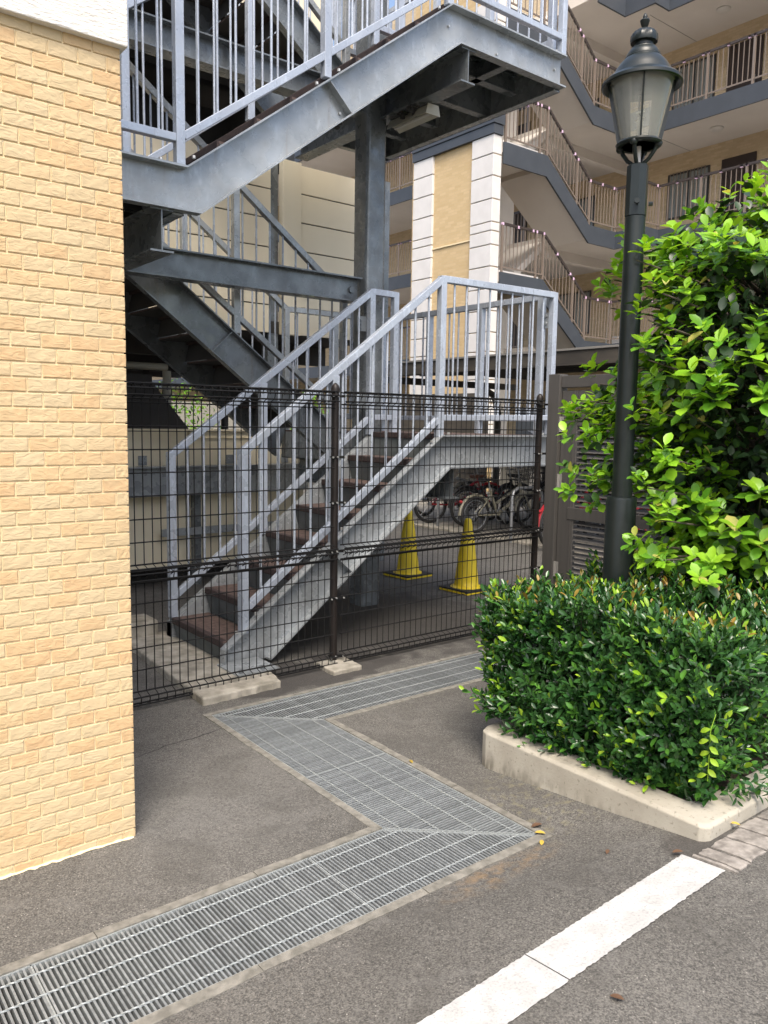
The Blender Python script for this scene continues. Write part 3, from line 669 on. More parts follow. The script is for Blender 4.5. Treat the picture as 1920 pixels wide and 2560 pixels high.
# landings: frames, plates
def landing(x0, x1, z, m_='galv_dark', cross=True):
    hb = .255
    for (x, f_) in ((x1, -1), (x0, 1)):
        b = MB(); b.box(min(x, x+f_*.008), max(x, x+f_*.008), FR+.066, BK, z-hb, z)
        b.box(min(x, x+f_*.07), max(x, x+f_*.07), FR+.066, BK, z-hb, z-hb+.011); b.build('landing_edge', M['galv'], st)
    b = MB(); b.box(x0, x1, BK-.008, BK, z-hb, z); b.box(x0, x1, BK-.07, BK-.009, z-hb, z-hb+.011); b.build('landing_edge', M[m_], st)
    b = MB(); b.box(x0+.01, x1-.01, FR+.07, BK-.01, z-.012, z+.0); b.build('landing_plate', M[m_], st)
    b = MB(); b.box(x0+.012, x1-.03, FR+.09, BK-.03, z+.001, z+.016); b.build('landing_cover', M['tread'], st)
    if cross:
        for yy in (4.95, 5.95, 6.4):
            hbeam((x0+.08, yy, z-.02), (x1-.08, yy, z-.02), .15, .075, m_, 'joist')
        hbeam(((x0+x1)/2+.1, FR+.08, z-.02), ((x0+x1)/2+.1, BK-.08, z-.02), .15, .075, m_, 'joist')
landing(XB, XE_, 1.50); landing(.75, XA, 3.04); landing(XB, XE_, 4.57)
# cantilever cross beams on the column line
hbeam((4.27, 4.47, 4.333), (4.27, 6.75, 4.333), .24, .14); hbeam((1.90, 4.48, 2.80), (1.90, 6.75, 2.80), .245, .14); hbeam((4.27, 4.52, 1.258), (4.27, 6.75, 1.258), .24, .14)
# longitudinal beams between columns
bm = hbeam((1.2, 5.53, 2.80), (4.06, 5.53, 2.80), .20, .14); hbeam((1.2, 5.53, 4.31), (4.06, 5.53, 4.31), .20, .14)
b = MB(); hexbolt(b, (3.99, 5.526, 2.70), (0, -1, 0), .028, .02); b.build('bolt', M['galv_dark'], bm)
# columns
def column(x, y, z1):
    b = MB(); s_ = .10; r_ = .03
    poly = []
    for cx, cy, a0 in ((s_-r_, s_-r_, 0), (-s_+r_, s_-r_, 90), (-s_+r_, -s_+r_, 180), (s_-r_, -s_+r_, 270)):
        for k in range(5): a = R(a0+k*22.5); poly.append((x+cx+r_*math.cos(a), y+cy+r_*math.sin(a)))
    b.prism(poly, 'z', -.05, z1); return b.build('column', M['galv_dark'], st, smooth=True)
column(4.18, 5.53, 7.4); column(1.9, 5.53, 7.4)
# treads
def flight(xn, z1, n, y0, y1, dirn, rise=.19, run=.255, rm='riser'):
    """n treads; xn = nosing x of the landing edge, z1 its height; dirn=+1 climbs toward +X"""
    for k in range(n):
        zk = z1-rise*(n-k); xk = xn-dirn*run*(n-k)
        xa, xb = xk, xk+dirn*(run+.02)
        b = MB(); b.box(min(xa, xb), max(xa, xb), y0, y1, zk-.014, zk); t = b.build('tread', M['tread'], st)
        f0 = xk-dirn*.014; b = MB(); b.box(min(f0, xk+dirn*.03), max(f0, xk+dirn*.03), y0+.002, y1-.002, zk-.042, zk+.004); b.build('nosing', M['nosing'], t, bevel=.006)
        b = MB()        # sloping riser under the nosing
        b.add([(xk+dirn*.0, y0, zk-.042), (xk+dirn*.0, y1, zk-.042), (xk+dirn*.035, y1, zk-rise), (xk+dirn*.035, y0, zk-rise)], [(0, 1, 2, 3)])
        b.add([(xk+dirn*.004, y0, zk-.042), (xk+dirn*.004, y1, zk-.042), (xk+dirn*.039, y1, zk-rise), (xk+dirn*.039, y0, zk-rise)], [(3, 2, 1, 0)])
        b.box(min(xa, xb)+.004, max(xa, xb)-.004, y0, y1, zk-.019, zk-.0145)
        b.build('riser', M[rm], st)
    b = MB(); b.box(min(xn-dirn*.014, xn+dirn*.03), max(xn-dirn*.014, xn+dirn*.03), y0+.002, y1-.002, z1-.04, z1+.005); b.build('nosing', M['nosing'], st, bevel=.006)
    b = MB(); b.box(xn-.002, xn+.002, y0, y1, z1-.2, z1-.04); b.build('riser', M['riser'], st)
flight(4.07, 1.52, 7, FR+.075, MID1-.06, 1)
flight(2.07, 3.06, 7, MID2+.07, BK-.07, -1, rm='interior'); flight(4.07, 4.59, 7, FR+.075, MID1-.06, 1); flight(2.07, 6.12, 7, MID2+.07, BK-.07, -1, rm='interior')  # back-flight risers take the dark steel, standing in for shade underneath
# railings
bal_cache = {}
def baluster(p, q, par):
    L = (q-p).length; k = round(L, 3)
    if k not in bal_cache:
        b = MB(); b.tube([(0, 0, 0), (0, 0, L)], .0085, 8, caps=False); bal_cache[k] = b.mesh('baluster', M['rail'], smooth=True)
    link('baluster', bal_cache[k], par, p)
def railing(path, posts, hT=1.17, hB=.145, sp=.125, wid=.052, ends=(True, True), m_='rail', foot=0.0):
    up = Vector((0, 0, 1)); P = [Vector(p) for p in path]
    b = MB()
    for i in range(len(P)-1):
        d = (P[i+1]-P[i]).normalized()*.026
        a_ = P[i]+up*hT; c_ = P[i+1]+up*hT
        b.bar(a_, c_+d*0, wid, .05)
        b.bar(P[i]+up*hB+d, P[i+1]+up*hB-d, wid*.9, .045)
    r_ = b.build('railing', M[m_], st, bevel=.004)
    allp = list(P) if ends is True else []
    pp = []
    for i, f_ in posts:
        q = P[i].lerp(P[min(i+1, len(P)-1)], f_); pp.append(q)
        c = MB(); c.bar(q+up*foot, q+up*(hT+.022 if f_ == 0 or f_ == 1 else hT-.02), .054, .054, (0, 1, 0)); c.build('rail_post', M[m_], r_, bevel=.004)
        c = MB(); c.box(q.x-.06, q.x+.06, q.y-.03, q.y+.03, q.z-.004, q.z+.006) if False else None
    for i in range(len(P)-1):
        hl = math.hypot(P[i+1].x-P[i].x, P[i+1].y-P[i].y); n = max(1, round(hl/sp))
        for k in range(1, n):
            q = P[i].lerp(P[i+1], k/n)
            if any(math.hypot(q.x-z.x, q.y-z.y) < .045 for z in pp): continue
            baluster(q+up*hB, q+up*(hT-.02), r_)
    return r_
LY = FR+.05
railing([(2.42, LY, .23), (4.09, LY, 1.50), (5.36, LY, 1.52)], [(0, 0), (0, .42), (1, 0), (1, 1)])
railing([(2.30, MID1-.02, .18), (4.06, MID1-.02, 1.50), (4.31, MID1-.02, 1.50)], [(0, 0), (0, .42), (1, 0), (1, 1)])
railing([(5.33, LY+.10, 1.51), (5.33, BK-.03, 1.51)], [(0, 0), (0, .33), (0, .66), (0, 1)])
railing([(5.28, BK-.03, 1.51), (4.12, BK-.03, 1.51), (2.02, BK-.03, 3.07), (.8, BK-.03, 3.07)], [(0, .5), (1, 0), (1, .5), (2, 0), (2, .5)], m_='galv')
railing([(4.31, MID2+.03, 1.51), (4.12, MID2+.03, 1.51), (2.02, MID2+.03, 3.07), (1.8, MID2+.03, 3.07)], [(0, 0), (1, 0), (1, .5), (2, 0)], m_='galv')
railing([(.8, LY, 3.06), (2.02, LY, 3.06), (4.09, LY, 4.58), (5.34, LY, 4.58)], [(0, .3), (1, 0), (1, .49), (2, 0), (2, 1)])
railing([(1.8, MID1-.02, 3.06), (2.02, MID1-.02, 3.06), (4.06, MID1-.02, 4.58), (4.31, MID1-.02, 4.58)], [(1, 0), (1, .45), (2, 0), (2, 1)])
railing([(5.33, LY+.10, 4.58), (5.33, BK-.03, 4.58)], [(0, 0), (0, .33), (0, .66), (0, 1)])
railing([(5.28, BK-.03, 4.58), (4.12, BK-.03, 4.58), (2.02, BK-.03, 6.13)], [(0, .5), (1, 0), (1, .5), (2, 0)], m_='galv')
railing([(4.31, MID2+.03, 4.58), (4.12, MID2+.03, 4.58), (2.02, MID2+.03, 6.13)], [(0, 0), (1, 0), (1, .5), (2, 0)], m_='galv')
railing([(.8, BK-.03, 3.07), (.8, LY, 3.07)], [(0, .5)], m_='galv')
# bolt pairs on the flanges by each post
def fb(x, z, y=FR+.03):
    b = MB(); hexbolt(b, (x, y, z), (0, 0, 1), .011, .016); b.build('bolt', M['bolt'], st)
for x, z in ((2.50, .345), (2.36, .24), (3.0, .72), (3.18, .855), (4.0, 1.46), (4.17, 1.52), (5.26, 1.52), (1.9, 3.06), (2.10, 3.11), (2.95, 3.74), (3.12, 3.865), (3.98, 4.52), (4.2, 4.59), (5.25, 4.59), (4.6, 4.59)): fb(x, z)
for x, z in ((4.6, 4.40), (4.1, 4.45), (5.27, 4.47), (3.15, 3.62)):
    b = MB(); hexbolt(b, (x, FR+.062, z), (0, -1, 0), .009, .01); b.build('bolt', M['bolt'], st)
# bracket plates between the corner posts, and on the inner post
for zz in (2.42, 5.49):
    b = MB(); b.box(5.335, 5.343, LY+.02, LY+.085, zz, zz+.13); hexbolt(b, (5.335, LY+.05, zz+.04), (-1, 0, 0), .013, .015); hexbolt(b, (5.335, LY+.05, zz+.1), (-1, 0, 0), .013, .015); b.build('bracket', M['galv'], st)
for zz in (2.35, 1.72):
    b = MB(); b.box(3.94, 4.06, MID1+.01, MID1+.02, zz, zz+.12)
    for dz in (.03, .06, .09): hexbolt(b, (3.97, MID1+.01, zz+dz), (0, -1, 0), .012, .014)
    b.build('bracket', M['galv_dark'], st)
# beam clamps under the top landing
b = MB()
for x, y, z in ((4.25, 5.2, 4.07), (4.29, 5.1, 4.07), (4.22, 5.05, 4.07), (3.7, 5.33, 3.9), (3.6, 5.33, 3.88), (3.5, 5.3, 3.86)):
    hexbolt(b, (x, y, z), (0, 0, -1), .022, .03); b.box(x-.03, x+.03, y-.03, y+.03, z, z+.012)
b.build('beam_clamp', M['interior'], st)
# light fixture hanging below the cross beam
lf = tag(empty('strip_light', (4.33, 5.15, 4.05)), 'unlit cream strip light with reflector hanging under the upper stair landing', 'light fixture')
b = MB(); b.prism([(4.29, 4.085), (4.37, 4.085), (4.385, 4.045), (4.40, 4.015), (4.35, 4.045), (4.31, 4.045), (4.262, 4.015), (4.275, 4.045)], 'y', 4.93, 5.42); b.build('reflector', M['cream_pipe'], lf)
b = MB(); b.tube([(4.33, 4.96, 4.03), (4.33, 5.39, 4.03)], .011, 10); b.build('tube', M['lampwhite'], lf, smooth=True)
b = MB(); b.prism([(4.255, 4.01), (4.405, 4.01), (4.385, 4.088), (4.275, 4.088)], 'y', 4.918, 4.929); b.build('end_plate', M['cream_pipe'], lf)

# ------------------------------------------------------------------ car park structure behind
cp = tag(empty('car_park', (3.5, 7.2, 0)), 'car park deck with cream siding parapets on a steel frame behind the stairs', 'car park')
CY = 7.2
def siding(x0, x1, z0, z1, n, rev=False, y=CY, name='siding_panel'):
    h = (z1-z0)/n
    for k in range(n):
        b = MB(); b.box(x0, x1, y, y+.05, z0+k*h+.006, z0+(k+1)*h-.006); b.build(name, M['siding'], cp, bevel=.003)
    b = MB(); b.box(x0+.01, x1-.01, y+.012, y+.06, z0, z1); b.build('backing', M['interior'], cp)
siding(-2, 1.9, .16, 1.49, 1); 
for xa, xb in ((1.92, 3.28), (3.30, 4.60)): siding(xa, xb, .16, 1.49, 1)
b = MB(); b.box(-2, 4.6, CY-.012, CY+.06, 1.425, 1.43); b.box(-2, 4.62, CY-.02, CY+.07, 1.492, 1.51); b.build('coping', M['siding'], cp)
b = MB(); b.box(4.18, 4.34, CY+.21, CY+.25, 2.49, 4.2); b.build('backing', M['interior'], cp)
siding(1.0, 4.2, 2.49, 4.19, 6); siding(4.56, 5.60, 2.49, 4.21, 6)
b = MB(); b.box(4.33, 4.55, CY-.02, CY+.06, 2.49, 4.22); b.build('siding_panel', M['siding'], cp, bevel=.004)
siding(1.0, 4.9, 5.55, 6.9, 4)
b = MB(); b.box(4.205, 4.325, CY+.07, CY+.2, 0, 7.0); b.build('column', M['galv_dark'], cp)
b = MB(); b.box(5.63, 5.70, CY-.03, CY+.06, 0, 4.25); b.build('column', M['galv_dark'], cp)
b = MB(); b.box(4.42, 4.52, CY+.07, CY+.2, 3.9, 4.45); b.build('column', M['slate'], cp)
b = MB(); b.box(5.5, 5.62, CY+.1, CY+.25, 0, 2.5); b.build('column', M['galv_dark'], cp)
# rail beam in front of the lower parapet
b = MB(); b.box(-2, 4.6, CY-.10, CY-.09, .90, 1.15); b.box(-2, 4.6, CY-.16, CY-.02, 1.15, 1.162); b.box(-2, 4.6, CY-.16, CY-.02, .888, .90); b.build('beam', M['galv'], cp)
for x in (2.82, 3.72, 4.35):
    b = MB(); b.box(x-.04, x+.04, CY-.03, CY-.02, 1.17, 1.26); hexbolt(b, (x, CY-.03, 1.21), (0, -1, 0), .014, .014); b.build('bolt_plate', M['galv'], cp)
b = MB(); b.box(3.30, 3.37, CY-.09, CY-.01, 0, .888); b.build('column', M['galv_dark'], cp)
b = MB(); b.box(2.96, 4.4, CY-.13, CY-.10, .50, .57); b.build('beam', M['galv'], cp)
# decks, back wall, ceiling beams, columns inside
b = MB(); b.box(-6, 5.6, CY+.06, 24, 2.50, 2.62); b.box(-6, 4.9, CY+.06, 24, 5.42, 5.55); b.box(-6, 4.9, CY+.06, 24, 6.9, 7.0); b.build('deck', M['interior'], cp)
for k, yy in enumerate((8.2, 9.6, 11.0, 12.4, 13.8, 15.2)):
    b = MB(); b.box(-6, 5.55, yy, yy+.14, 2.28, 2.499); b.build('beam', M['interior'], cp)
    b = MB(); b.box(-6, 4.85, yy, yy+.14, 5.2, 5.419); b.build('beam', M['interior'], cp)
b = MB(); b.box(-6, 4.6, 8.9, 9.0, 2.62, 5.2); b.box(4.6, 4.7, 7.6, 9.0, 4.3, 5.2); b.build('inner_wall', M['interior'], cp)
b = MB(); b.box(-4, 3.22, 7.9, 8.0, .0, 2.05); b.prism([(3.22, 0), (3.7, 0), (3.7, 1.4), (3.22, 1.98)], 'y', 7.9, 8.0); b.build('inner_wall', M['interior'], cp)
b = MB(); b.tube([(3.55, 8.3, 0), (3.55, 8.3, 2.12)], .045, 12); b.tube([(2.4, 8.3, 2.16), (3.55, 8.3, 2.16)], .04, 10); b.build('cream_pipe', M['cream_pipe'], cp, smooth=True)
for x, y in ((4.9, 9.6), (4.4, 11), (5.3, 12.4), (6.0, 15), (5.0, 16)):
    b = MB(); b.tube([(x, y, 0), (x, y, 2.5)], .05, 8); b.build('column', M['interior'], cp)
b = MB(); b.box(-2, 4.6, CY+.3, CY+.5, -.02, .16); b.build('sill_beam', M['interior'], cp)
# pale garden wall behind the car park
b = MB(); b.box(-4, 16, 25.0, 25.2, 0, 2.2); single(b, 'garden_wall', M['shed'], (6, 25, 0), 'pale wall far behind the car park seen under its deck', 'wall')
b = MB(); b.box(-4, 12, 30.0, 31, 0, 9); single(b, 'distant_house', M['apt_brick'], (4, 30, 0), 'distant tan house glimpsed under the car park deck', 'house')

# ------------------------------------------------------------------ apartment building
ap = tag(empty('apartment_building', (18.2, 13.3, 0)), 'tan brick apartment block with slate blue walkway edges and outside stairs', 'apartment building')
HF = 2.9; FL = [3.78, 6.68, 9.58, 12.48]; XW = 21.1; XF = 18.8; YS = 13.3; YB = 16.1
b = MB(); b.box(XW, XW+.3, -4, 70, 0, 18); b.build('wall', M['apt_brick'], ap)
def extr(b, poly, z0, z1): b.prism(poly, 'z', z0, z1)
for z in FL:
    top = z == FL[-1]
    edge = [(XW-.002, 2), (XF, 2), (XF, 12.42), (18.2, 12.42), (18.2, YS), (17.05, YS), (17.05, YB), (18.0, YB), (18.0, 69), (XW-.002, 69)]
    b = MB(); extr(b, [(x+(.012 if x < 20 else 0), y+.012 if y in (YS,) else y) for x, y in edge], z-.26, z-.02); b.build('slab', M['apt_soffit'], ap)
    b = MB(); t = .05
    b.box(XF-t, XF, 2, 12.42-t, z-.42, z+.02); b.box(18.2-t, XF, 12.42-t, 12.42, z-.42, z+.021); b.box(18.2-t, 18.2, 12.421, YS-t, z-.42, z+.02)
    b.box(17.06, 18.2, YS-t, YS, z-.42, z+.022); b.box(18.0-t, 18.0, YB+.1, 69, z-.42, z+.02); b.build('fascia', M['slate'], ap)
    b = MB(); b.box(17.05, XW, YS+1.5, YS+1.7, z-.52, z-.262); b.build('soffit_beam', M['apt_soffit'], ap)
    # joint lines in the soffit and round lights
    if z > 9:
        for yy in (11.62, 7.2):
            b = MB(); b.lathe([(.17, 0), (.17, -.035), (.14, -.06), (.06, -.075), (.01, -.078)], (20.0, yy, z-.262), 20); b.build('ceiling_light', M['lampwhite'], ap, smooth=True)
        b = MB(); b.box(XF+.05, XW-.01, 13.0, 13.012, z-.268, z-.261); b.build('soffit_joint', M['canopy_edge'], ap)
    b = MB(); b.lathe([(.13, 0), (.13, -.035), (.1, -.06), (.01, -.07)], (19.3, 19.5, z-.262), 16); b.build('ceiling_light', M['lampwhite'], ap, smooth=True)
# stair tower of the building
XK = 15.23; XL0 = 13.86
for z in FL[:3]:
    zl = z+1.34
    # landing
    b = MB(); b.box(XL0, XK, YS+.01, YB, zl-.2, zl-.01); b.build('slab', M['apt_soffit'], ap)
    b = MB(); b.box(XL0, XK+.12, YS-.05, YS, zl-.46, zl+.02)
    b.add([(XK+.12, YS-.05, zl+.02), (XK+.12, YS, zl+.02), (17.06, YS, z+.022), (17.06, YS-.05, z+.022), (XK+.12, YS-.05, zl-.46), (XK+.12, YS, zl-.46), (17.06, YS, z-.42), (17.06, YS-.05, z-.42)],
          [(0, 1, 2, 3), (7, 6, 5, 4), (0, 3, 7, 4), (1, 5, 6, 2)])
    b.build('fascia', M['slate'], ap)
    def slope(x0, z0, x1, z1, y0, y1, th=.22):
        c = MB(); c.add([(x0, y0, z0), (x1, y0, z1), (x1, y1, z1), (x0, y1, z0), (x0, y0, z0-th), (x1, y0, z1-th), (x1, y1, z1-th), (x0, y1, z0-th)], [(0, 1, 2, 3), (7, 6, 5, 4), (0, 4, 5, 1), (1, 5, 6, 2), (2, 6, 7, 3), (3, 7, 4, 0)]); c.build('stair_flight', M['apt_soffit'], ap)
    slope(XK, zl-.1, 17.1, z-.1, YS+.01, YS+1.4); slope(XK, zl-.1, 17.1, z+HF-.1, YS+1.45, YB)
    b = MB(); b.box(XL0, XK, YS+.0, YS+.05, zl, zl+.07); b.build('kerb_edge', M['apt_white'], ap)
b = MB(); b.box(XL0, 17.3, YB, YB+.18, 0, 16); b.build('stair_wall', M['apt_stairwall'], ap)
# pillar
PX0, PX1 = 13.56, 13.84
pil = MB(); pil.box(PX0+.06, PX1, YS+.03, YB+.1, 0, 15); pil = pil.build('pillar', M['pillar_brick'], ap)
joints = [1.0, 1.6, 2.1, 2.65, 3.15, 3.30, 3.75, 4.24, 4.74, 5.24, 5.73, 6.04, 6.24, 6.75, 7.26, 7.74, 8.17]; joints2 = [8.63, 9.1, 9.6, 10.1, 10.6, 11.1]
for ya, yb in ((YS, YS+.70), (YB-.73, YB)):
    for js in (joints, joints2):
        for k in range(len(js)-1):
            b = MB(); b.box(PX0, PX1-.01, ya, yb, js[k]+.012, js[k+1]-.012); b.build('panel', M['apt_white'], pil, bevel=.008)
b = MB(); b.box(PX0-.03, PX1, YS-.03, YB+.02, 8.17, 8.375); b.build('belt_course', M['slate'], pil); b = MB(); b.box(PX0-.05, PX1+.02, YS-.05, YB+.03, 8.39, 8.63); b.build('belt_course', M['slate'], pil)
b = MB(); b.box(PX0+.035, PX0+.059, YS+.701, YB-.731, 5.92, 5.95); b.build('belt_course', M['mortar'], pil)
b = MB(); b.box(14.2, 14.4, YB+.181, YB+.35, 0, 7.2); b.build('panel', M['apt_white'], pil)
# railings of the building
rb_cache = {}
def apt_rail(path, sp=.128, parts=True, posts=True, wrap=True, h=1.1):
    P = [Vector(p) for p in path]; up = Vector((0, 0, 1)); b = MB()
    for i in range(len(P)-1): b.bar(P[i]+up*h, P[i+1]+up*h, .05, .055)
    r_ = b.build('railing', M['bronze_dark'], ap)
    b = MB()
    for i in range(len(P)-1): b.bar(P[i]+up*.12, P[i+1]+up*.12, .03, .03)
    b.build('lower_rail', M['bronze'], r_)
    loose = MB()
    for i in range(len(P)-1):
        L = math.hypot(P[i+1].x-P[i].x, P[i+1].y-P[i].y); n = max(2, round(L/sp))
        for k in range(n+1 if i == len(P)-2 else n):
            q = P[i].lerp(P[i+1], k/n)
            wide = (k % 9 == 0) and posts
            if parts:
                key = wide
                if key not in rb_cache:
                    c = MB(); c.box(-.008, .008, -.008, .008, .12, h-.02) if not key else c.box(-.025, .025, -.025, .025, 0, h-.02); rb_cache[key] = c.mesh('bar', M['bronze'])
                link('post' if key else 'bar', rb_cache[key], r_, q)
            else:
                s_ = .024 if wide else .008; loose.box(q.x-s_, q.x+s_, q.y-s_, q.y+s_, q.z+(.0 if wide else .12), q.z+h-.02)
            if wrap and k % 9 in (0, 4, 8):
                tie = MB(); tie.bar(q+up*(h-.01)-Vector((.0, .03, 0)), q+up*(h-.01)+Vector((.0, .03, 0)), .05, .062); tie.build('tie', M['pink'], r_)
    if not parts: o_ = loose.build('bars', M['bronze'], r_); o_['kind'] = 'stuff'
for z in FL[:3]:
    zl = z+1.34
    apt_rail([(XL0+.05, YS-.02, zl+.02), (XK+.12, YS-.02, zl+.02), (17.05, YS-.02, z+.02), (18.16, YS-.02, z+.02), (18.18, 12.42, z+.02)], parts=True)
for z in FL[1:3]:
    apt_rail([(18.18, 12.40, z+.02), (XF-.02, 12.40, z+.02), (XF-.02, 8.4, z+.02)]); apt_rail([(XF-.02, 8.3, z+.02), (XF-.02, 3, z+.02)], parts=False)
for z in FL[:3]: apt_rail([(17.98, 16.3, z+.02), (17.98, 24, z+.02)], parts=False)
apt_rail([(18.18, 12.40, FL[0]+.02), (XF-.02, 12.40, FL[0]+.02), (XF-.02, 6, FL[0]+.02)], parts=False)
# doors and windows on the wall
def window(y0, y1, z0, z1, grille=True):
    f_ = MB(); x = XW-.03
    for a, c, d, e in ((y0, y1, z0, z0+.05), (y0, y1, z1-.05, z1), (y0, y0+.05, z0+.051, z1-.051), (y1-.05, y1, z0+.051, z1-.051), ((y0+y1)/2-.025, (y0+y1)/2+.025, z0+.051, z1-.051)): f_.box(x, XW+.02, a, c, d, e)
    f_ = f_.build('window', M['winframe'], ap)
    b = MB(); b.box(XW-.012, XW+.01, y0+.04, y1-.04, z0+.04, z1-.04); b.build('pane', M['curtain'], f_)
    if grille:
        n = 12
        for k in range(1, n):
            yy = y0+(y1-y0)*k/n; b = MB(); b.box(x-.06, x-.045, yy-.008, yy+.008, z0-.02, z1+.0); b.build('grille_bar', M['bronze'], f_)
def door(y0, y1, z):
    b = MB(); b.box(XW-.04, XW+.02, y0, y1, z, z+2.16); d = b.build('door', M['door'], ap)
    b = MB(); b.tube([(XW-.09, y0+.15, z+.9), (XW-.09, y0+.15, z+1.2)], .018, 6); b.build('handle', M['chrome'], d)
for z in FL[:3]:
    for oy in (0, -5.2):
        window(12.38+oy, 13.66+oy, z+.86, z+2.12); door(11.08+oy, 12.03+oy, z); window(9.6+oy, 10.7+oy, z+.86, z+2.12)
    window(16.2, 17.5, z+.75, z+2.1); window(20.6, 21.8, z+.8, z+2.1); door(19.0, 19.9, z); door(22.8, 23.7, z)
    b = MB(); b.tube([(XW-.08, 15.3, z+2.0), (XW-.09, 15.35, z+1.9), (XW-.09, 15.45, z+1.3), (XW-.09, 15.5, z+.1)], .022, 8); b.build('pipe', M['lampwhite'], ap, smooth=True)
    b = MB(); b.box(XW-.35, XW-.01, 14.3, 15.1, z+.0, z+.55); b.build('air_conditioner', M['lampwhite'], ap, bevel=.02)
# ground floor dark base panels seen beyond the shelter
b = MB(); b.box(14.5, 14.7, 9.0, 13.2, 0, 2.0); single(b, 'low_wall', M['slate'], (14.6, 11, 0), 'low slate blue wall beyond the bicycle shelter', 'wall')

# ------------------------------------------------------------------ bicycle shelter
sh = tag(empty('bicycle_shelter', (8.5, 7, 0)), 'low dark bicycle shelter roof with pale front edge behind the stairs', 'shelter')
b = MB(); b.box(7.5, 7.54, 1.0, 10.2, 2.30, 2.47); b.build('roof_edge', M['canopy'], sh); b = MB(); b.box(7.485, 7.56, 1.0, 10.2, 2.471, 2.495); b.build('edge_trim', M['canopy_edge'], sh)
b = MB(); b.add([(7.54, 1, 2.44), (11.0, 1, 2.62), (11.0, 10.2, 2.62), (7.54, 10.2, 2.44), (7.54, 1, 2.47), (11.0, 1, 2.65), (11.0, 10.2, 2.65), (7.54, 10.2, 2.47)], [(0, 3, 2, 1), (4, 5, 6, 7), (0, 1, 5, 4), (1, 2, 6, 5), (2, 3, 7, 6), (3, 0, 4, 7)]); b.build('roof_sheet', M['canopy'], sh)
for k in range(7):
    x = 7.8+k*.5; b = MB(); b.box(x, x+.05, 1.0, 10.2, 2.33+k*.026, 2.42+k*.026); b.build('purlin', M['canopy'], sh)
for y in (2.4, 4.9, 7.4, 9.9):
    b = MB(); b.box(7.6, 10.9, y, y+.07, 2.22, 2.325); b.build('rafter', M['canopy'], sh)
    b = MB(); b.tube([(10.4, y, 0), (10.4, y, 1.8), (10.3, y, 2.1), (10.0, y, 2.22)], .06, 10); b.build('post', M['canopy'], sh, smooth=True)
b = MB(); b.box(11.0, 11.04, 5.2, 9.35, .0, 2.2); b.box(11.0, 11.04, 10.75, 15, .0, 2.2); b.build('back_screen', M['canopy'], sh)
# concrete apron
b = MB(); b.box(8.05, 11.5, 1, 14, -.02, .03); structure(b.build('shelter_floor', M['concrete'], bevel=.01))

